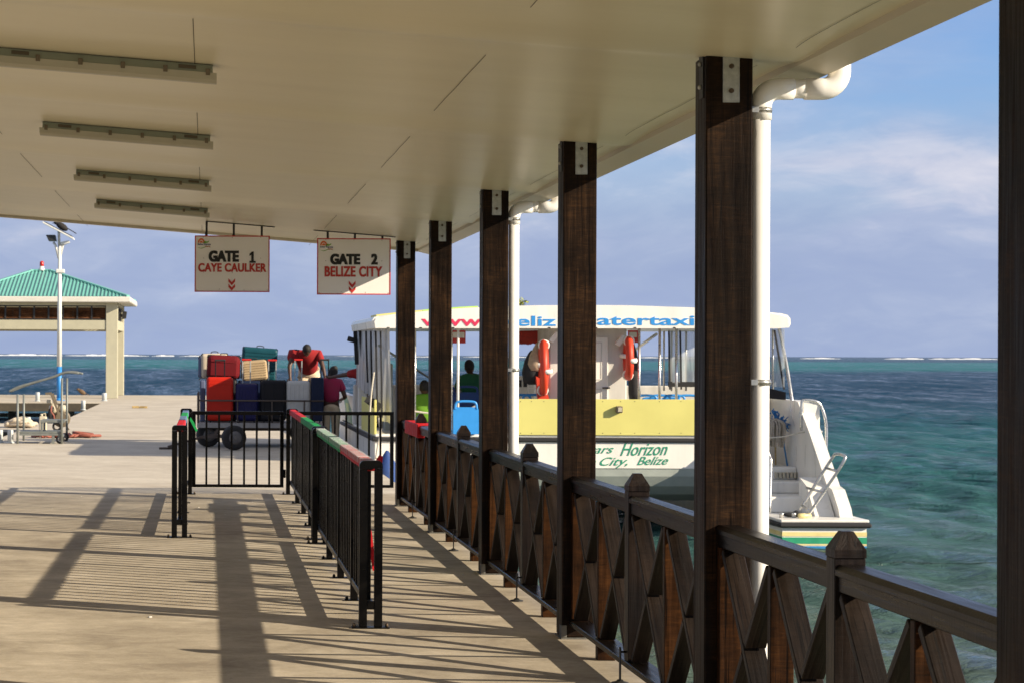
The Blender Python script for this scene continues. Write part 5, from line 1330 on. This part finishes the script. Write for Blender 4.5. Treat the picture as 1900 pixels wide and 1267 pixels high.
mb = MB()                                    # standing seams, ridge and hips
fl = Vector((ex0+.1, ey0+.06, z0_)); frr = Vector((ex1-.1, ey0+.06, z0_)); ra_, rb_ = Vector((rx0, ry, zr)), Vector((rx1, ry, zr)); n_ = 46
for k in range(1, n_):
    x = fl.x+(frr.x-fl.x)*k/n_
    if x < rx0: t = (x-fl.x)/(rx0-fl.x)
    elif x > rx1: t = (frr.x-x)/(frr.x-rx1)
    else: t = 1
    mb.bar((x, fl.y, z0_+.02), (x, fl.y+(ry-fl.y)*t, z0_+(zr-z0_)*t+.02), .03, .05)
n_ = 24
for k in range(1, n_):
    y = fl.y+(ey1-.06-fl.y)*k/n_; t = 1-abs(k/n_-.5)*2
    mb.bar((frr.x, y, z0_+.02), (frr.x+(rx1-frr.x)*t, y, z0_+(zr-z0_)*t+.02), .03, .05); mb.bar((fl.x, y, z0_+.02), (fl.x+(rx0-fl.x)*t, y, z0_+(zr-z0_)*t+.02), .03, .05)
for p, q in ((fl, ra_), (frr, rb_), (Vector((frr.x, ey1-.06, z0_)), rb_), (Vector((fl.x, ey1-.06, z0_)), ra_), (ra_, rb_)): mb.bar(p+Vector((0,0,.03)), q+Vector((0,0,.03)), .16, .06)
mb.build('seam_ribs', 'teal', rf)
bc = Vector(((77-VX)*ry/F, ry, zr+.06)); r0 = empty('beacon_light', bc, 'red beacon lamp on a white base on the pavilion ridge', 'beacon')
mb = MB(); mb.lathe(bc, (0,0,1), [(.13,-.06),(.13,.02),(.09,.04),(.09,.12)], 16); mb.build('base', 'polewhite', r0)
mb = MB(); mb.lathe(bc, (0,0,1), [(.08,.121),(.085,.2),(.08,.29),(.04,.33)], 16); mb.build('dome', 'red', r0)
wl = W(231, 586, 46.5); r0 = empty('wall_lamp', wl, 'small black lamp on the right side of the pavilion', 'wall lamp')
mb = MB(); mb.box((pxr-.02, wl.y-.06, wl.z-.06), (wl.x-.06, wl.y+.06, wl.z+.06), .01); mb.build('bracket', 'darksteel', r0)
mb = MB(); mb.prism([(wl.x-.1, wl.y-.1, wl.z-.15), (wl.x+.06, wl.y-.1, wl.z-.12), (wl.x+.1, wl.y-.1, wl.z+.15), (wl.x-.08, wl.y-.1, wl.z+.2)], (0, .22, 0)); mb.build('lamp_head', 'darksteel', r0)

# ================================================================== solar lamp post with a bird
ls = 50.5; ly = F/ls
def lp(x, y, dy=0): p = W(x, y, ls); return Vector((p.x, p.y+dy, p.z))
base = lp(110, 700); base.z = 0
lamp = empty('lamp_post', base, 'tall white lamp post with blue foot and a tilted solar panel on top', 'lamp post')
def mk(name, m_, par, fn):
    mb = MB(); fn(mb); return mb.build(name, m_, par)
mk('lower_pole', 'poleblue', lamp, lambda m: m.tube([base, (base.x, ly, lp(110, 680).z)], .095, 16))
mk('upper_pole', 'polewhite', lamp, lambda m: m.tube([(base.x, ly, lp(110, 680).z), (base.x, ly, lp(110, 455).z)], .08, 16, rs=[.09, .065]))
mk('base_flange', 'poleblue', lamp, lambda m: m.lathe(base, (0,0,1), [(.22,0),(.22,.02),(.1,.021),(.1,.1)], 16))
mk('side_brackets', 'polewhite', lamp, lambda m: (m.tube([lp(109, 480), lp(103, 455), lp(99, 450)], .045, 8), m.tube([lp(111, 480), lp(117, 455), lp(122, 452)], .045, 8), m.box(lp(104, 507)-Vector((0,.12,0)), lp(120, 500)+Vector((0,.12,0)), .02)))
mk('lamp_head', 'darksteel', lamp, lambda m: m.prism([lp(86, 437, -.25), lp(103, 437, -.25), lp(105, 448, -.25), lp(91, 448, -.25)], (0, .5, 0)))
mk('side_lamp', 'polewhite', lamp, lambda m: m.prism([lp(112, 450, -.15), lp(128, 447, -.15), lp(130, 451, -.15), lp(113, 455, -.15)], (0, .3, 0)))
mk('panel_mast', 'polewhite', lamp, lambda m: m.tube([lp(110, 456), lp(109, 428)], .05, 8))
pn = mk('panel_frame', 'polewhite', lamp, lambda m: m.prism([lp(81, 412.5, -.45), lp(137, 442, -.45), lp(137, 445, -.45), lp(81, 415.5, -.45)], (0, .9, 0)))
mk('solar_panel', 'solar', pn, lambda m: m.prism([lp(83, 412.6, -.42), lp(135, 440, -.42), lp(135, 439.2, -.42), lp(83, 411.9, -.42)], (0, .84, 0)))
def bird(c, sc_, label, m_, d=1):
    r0 = empty('bird', c, label, 'bird'); c = Vector(c)
    ry_ = Matrix.Rotation(.55*d, 3, 'Y')
    def f(m):
        m.ell(c+Vector((0,0,.16*sc_)), (.2*sc_, .09*sc_, .1*sc_), 16, 10, ry_); m.ell(c+Vector((-.17*d*sc_, 0, .27*sc_)), (.07*sc_, .055*sc_, .06*sc_), 12, 8)
        m.lathe(c+Vector((-.22*d*sc_, 0, .265*sc_)), (-1*d,0,-.1), [(.02*sc_,0),(.004*sc_,.08*sc_)], 8)
        m.prism([c+Vector((.12*d*sc_, -.03*sc_, .12*sc_)), c+Vector((.12*d*sc_, .03*sc_, .12*sc_)), c+Vector((.42*d*sc_, .05*sc_, -.06*sc_)), c+Vector((.42*d*sc_, -.05*sc_, -.06*sc_))], (0, 0, .03*sc_))
    mk('bird_body', m_, r0, f)
    mk('legs', 'bolt', r0, lambda m: (m.tube([c+Vector((-.02*sc_, -.03*sc_, .0)), c+Vector((-.02*sc_, -.03*sc_, .1*sc_))], .008*sc_, 5), m.tube([c+Vector((.02*sc_, .03*sc_, .0)), c+Vector((.02*sc_, .03*sc_, .1*sc_))], .008*sc_, 5)))
bird(lp(115, 431), 1.25, 'black bird perched on the tilted solar panel', 'feather')
b0 = W(152, 733, 44.8); b0.z = 0; bird(b0, .9, 'small brown bird standing on the far dock edge', 'brownfeather')

# ================================================================== steel step trolley
ts = 97.8; tY = F/ts
def tp(x, y, s=ts): return W(x, y, s)
tr = empty('step_trolley', (-3.1, tY+.3, 0), 'grey steel rolling boarding step with curved handrails, at the left', 'boarding step')
xs0, xs1 = tp(36, 800).x, tp(117, 800).x; tb = tY+.75
mk('lower_deck', 'greysteel', tr, lambda m: (m.box((xs0, tY, .20), (xs1-.05, tb, .235), .004), m.box((xs0, tY-.01, .155), (xs1-.05, tY+.03, .199), .003)))
mk('upper_step', 'greysteel', tr, lambda m: [m.box((tp(75, 780).x, tY+.03+.09*k, .42), (tp(120, 780).x, tY+.1+.09*k, .45), .004) for k in range(8)] + [m.box((tp(75, 780).x, tY+.02, .236), (tp(75, 780).x+.04, tY+.06, .419)), m.box((tp(75, 780).x, tb-.06, .236), (tp(75, 780).x+.04, tb-.02, .419)), m.box((tp(75,780).x, tY+.0, .40), (tp(120,780).x, tY+.028, .45), .003)])
for x, y_, h in ((33, tY-.02, 727), (44.5, tb+.6, 727), (115, tY-.02, 697), (124.5, tb+.6, 697)):
    X = (x-VX)*y_/F; zt_ = EYE-(h+4-656.5)*y_/F
    mk('upright', 'greysteel', tr, lambda m: m.tube([(X, y_, .0), (X, y_, zt_)], .022, 8))
for y_, pts in ((tY-.02, ((17, 726), (33, 718), (60, 710), (95, 700), (115, 692), (130, 690), (146, 692))), (tb+.6, ((20, 726), (45, 716), (75, 706), (105, 697), (124, 690), (140, 690), (154, 693)))):
    mk('handrail', 'greysteel', tr, lambda m: m.tube(smooth_curve([((x-VX)*y_/F, y_, EYE-(y-656.5)*y_/F) for x, y in pts], 5), .022, 8))
mk('cross_members', 'greysteel', tr, lambda m: (m.box((xs0, tY, .16), (xs0+.04, tb+.6, .199)), m.box((xs1-.1, tY, .10), (xs1-.05, tb+.6, .15)), m.box((tp(98, 800).x-.02, tY, .0), (tp(98, 800).x+.03, tY+.05, .154))))
for x, y_ in ((112, tY+.02), (121, tb+.5)):
    X = (x-VX)*y_/F
    wh = mk('wheel', 'tyre', tr, lambda m: m.torus((X, y_, .082), (0,1,0), .062, .019, 20, 8)); mk('hub', 'rim', wh, lambda m: (m.lathe((X, y_-.02, .082), (0,1,0), [(.022,0),(.022,.04)], 10), [m.bar((X-.055*math.cos(q), y_, .082-.055*math.sin(q)), (X+.055*math.cos(q), y_, .082+.055*math.sin(q)), .014, .012) for q in (0, 1.05, 2.1)]))
# jug and hand machine behind the trolley
js = 86; r0 = empty('fuel_jug', (tp(82, 780, js).x, F/js, 0), 'beige plastic jug standing behind the boarding step', 'jug')
a, b_ = tp(75, 0, js), tp(89, 0, js)
mk('jug_body', 'beige', r0, lambda m: m.box((a.x, F/js, 0), (b_.x, F/js+.2, .36), .03, 3)); mk('jug_neck', 'beige', r0, lambda m: (m.lathe((a.x+.05, F/js+.1, .36), (0,0,1), [(.03,0),(.03,.05)], 10), m.tube([(a.x+.05, F/js+.1, .40), (b_.x-.03, F/js+.1, .42), (b_.x-.03, F/js+.1, .35)], .014, 6)))
ms = 84; mY = F/ms; r0 = empty('wheeled_washer', (tp(102, 0, ms).x, mY, 0), 'beige and grey wheeled machine with a leaning handle behind the boarding step', 'machine')
def mq(x, y, dy=0): p = tp(x, y, ms); return Vector((p.x, p.y+dy, p.z))
mk('frame', 'lampclip', r0, lambda m: (m.bar(mq(95, 730), mq(112, 775), .05, .05), m.bar(mq(95, 730, .4), mq(112, 775, .4), .05, .05), m.bar(mq(84, 730), mq(96, 729), .04, .05), m.bar(mq(112, 775), mq(128, 797), .05, .04)))
mk('motor', 'beige', r0, lambda m: (m.ell(mq(98, 757, .2), (.1, .15, .12)), m.ell(mq(116, 758, .2), (.1, .12, .09)), m.box(mq(86, 748, .05), mq(94, 741, .3), .01)))
mk('hose_reel', 'lampclip', r0, lambda m: (m.torus(mq(113, 776, .2), (0,1,0), .16, .04), m.lathe(mq(113, 776, .1), (0,1,0), [(.13,0),(.15,.02),(.15,.2),(.13,.22)], 20)))
mk('cylinder', 'blackcloth', r0, lambda m: m.ell(mq(93, 768, .1), (.06, .08, .14)))
mk('wheel', 'tyre', r0, lambda m: m.torus((mq(105, 790, .1).x, mY+.1, .1), (0,1,0), .08, .025)); mk('coiled_hose', 'hose', r0, lambda m: m.tube(smooth_curve([mq(96, 752, -.03), mq(95, 762, -.05), mq(100, 770, -.05), mq(101, 778, -.03)], 4), .02, 6))
mb = MB(); hp = []
for k in range(70):
    t = k/69; x = 60+110*t; hp.append(((x+8*math.sin(k*.9)-VX)/91, F/91+.35*math.sin(k*.55)+.2*t, .025+.02*(k%3)))
mb.tube(smooth_curve(hp, 2), .026, 6)
q = tp(165, 0, 91).x; mb.torus((q, F/91+.1, .04), (0,.05,1), .26, .03, 30, 6); mb.torus((q-.1, F/91+.2, .08), (.1,0,1), .2, .03, 30, 6)
tag(mb.build('hose', 'hose'), 'faded red hose loosely coiled on the dock behind the boarding step', 'hose')
mb = MB(); rr_ = random.Random(8)
hp = []
for k in range(60):
    x = 38 + 26*math.sin(k*1.9+rr_.uniform(-.5,.5)); env = .22*max(.15, 1-abs(x-38)/34)
    hp.append(((x-VX)/80, F/80+.3*math.sin(k*.83)+rr_.uniform(-.1,.1), .04+env*rr_.random()))
mb.tube(smooth_curve(hp, 4), .038, 7)
tag(mb.build('rope_heap', 'bag_cream'), 'heap of pale thick rope on the dock edge at the far left', 'rope')
# bollards
blab = {70: 'short pale bollard on the far dock strip, left of the lamp post', 194: 'short pale bollard at the foot of the pavilion column', 155: 'short pale bollard on the basin corner, right of the machine',
        53: 'short pale bollard just left of the beige jug', 20: 'pale bollard at the left picture edge, partly behind the boarding step', 2: 'pale bollard cut by the left edge of the picture'}
for (x, y0_, y1_, s_, w_) in ((70, 727, 743, 51.5, 8), (194, 728, 743, 50.9, 9), (155, 742, 760, 61, 8), (53, 773, 794, 80, 9), (20, 797, 823, 97.5, 11), (1, 797, 823, 97, 10)):
    X = (x-VX)/s_; Y = F/s_; h = EYE-(y0_-656.4)/s_; r = w_/2/s_; k = x if x in blab else 2
    r0 = empty('bollard', (X, Y, 0), blab[k], 'bollard', 'pale bollards along the dock edge')
    mk('pipe', 'bollard', r0, lambda m: m.lathe((X, Y, 0), (0,0,1), [(r, 0), (r, h*.95), (r*.9, h)], 16)); mk('foot_ring', 'bollard', r0, lambda m: m.lathe((X, Y, 0), (0,0,1), [(r*1.35, .002), (r*1.35, .02), (r*1.02, .03)], 16))
p = W(259, 757, 58.5); mb = MB(); mb.box((p.x-.235, p.y-.1, .001), (p.x-.01, p.y+.1, .07), .008); mb.box((p.x+.01, p.y-.09, .001), (p.x+.245, p.y+.11, .065), .008); mb.box((p.x-.2, p.y+.0, .0), (p.x+.2, p.y+.04, .03)); tag(mb.build('wood_blocks', 'plank'), 'pale yellow wood block lying alone on the dock', 'wood block')
mb = MB(); rr_ = random.Random(4)
for k in range(26):
    x, y = rr_.uniform(-2.5, 2.0), rr_.uniform(11, 36); s_ = rr_.uniform(.006, .018); mb.prism([(x, y, .001), (x+s_, y+s_*.5, .001), (x+s_*.6, y+s_*1.6, .001), (x-s_*.4, y+s_, .001)], (0, 0, s_*.4))
tag(mb.build('litter', 'whitedirty'), kind='stuff')
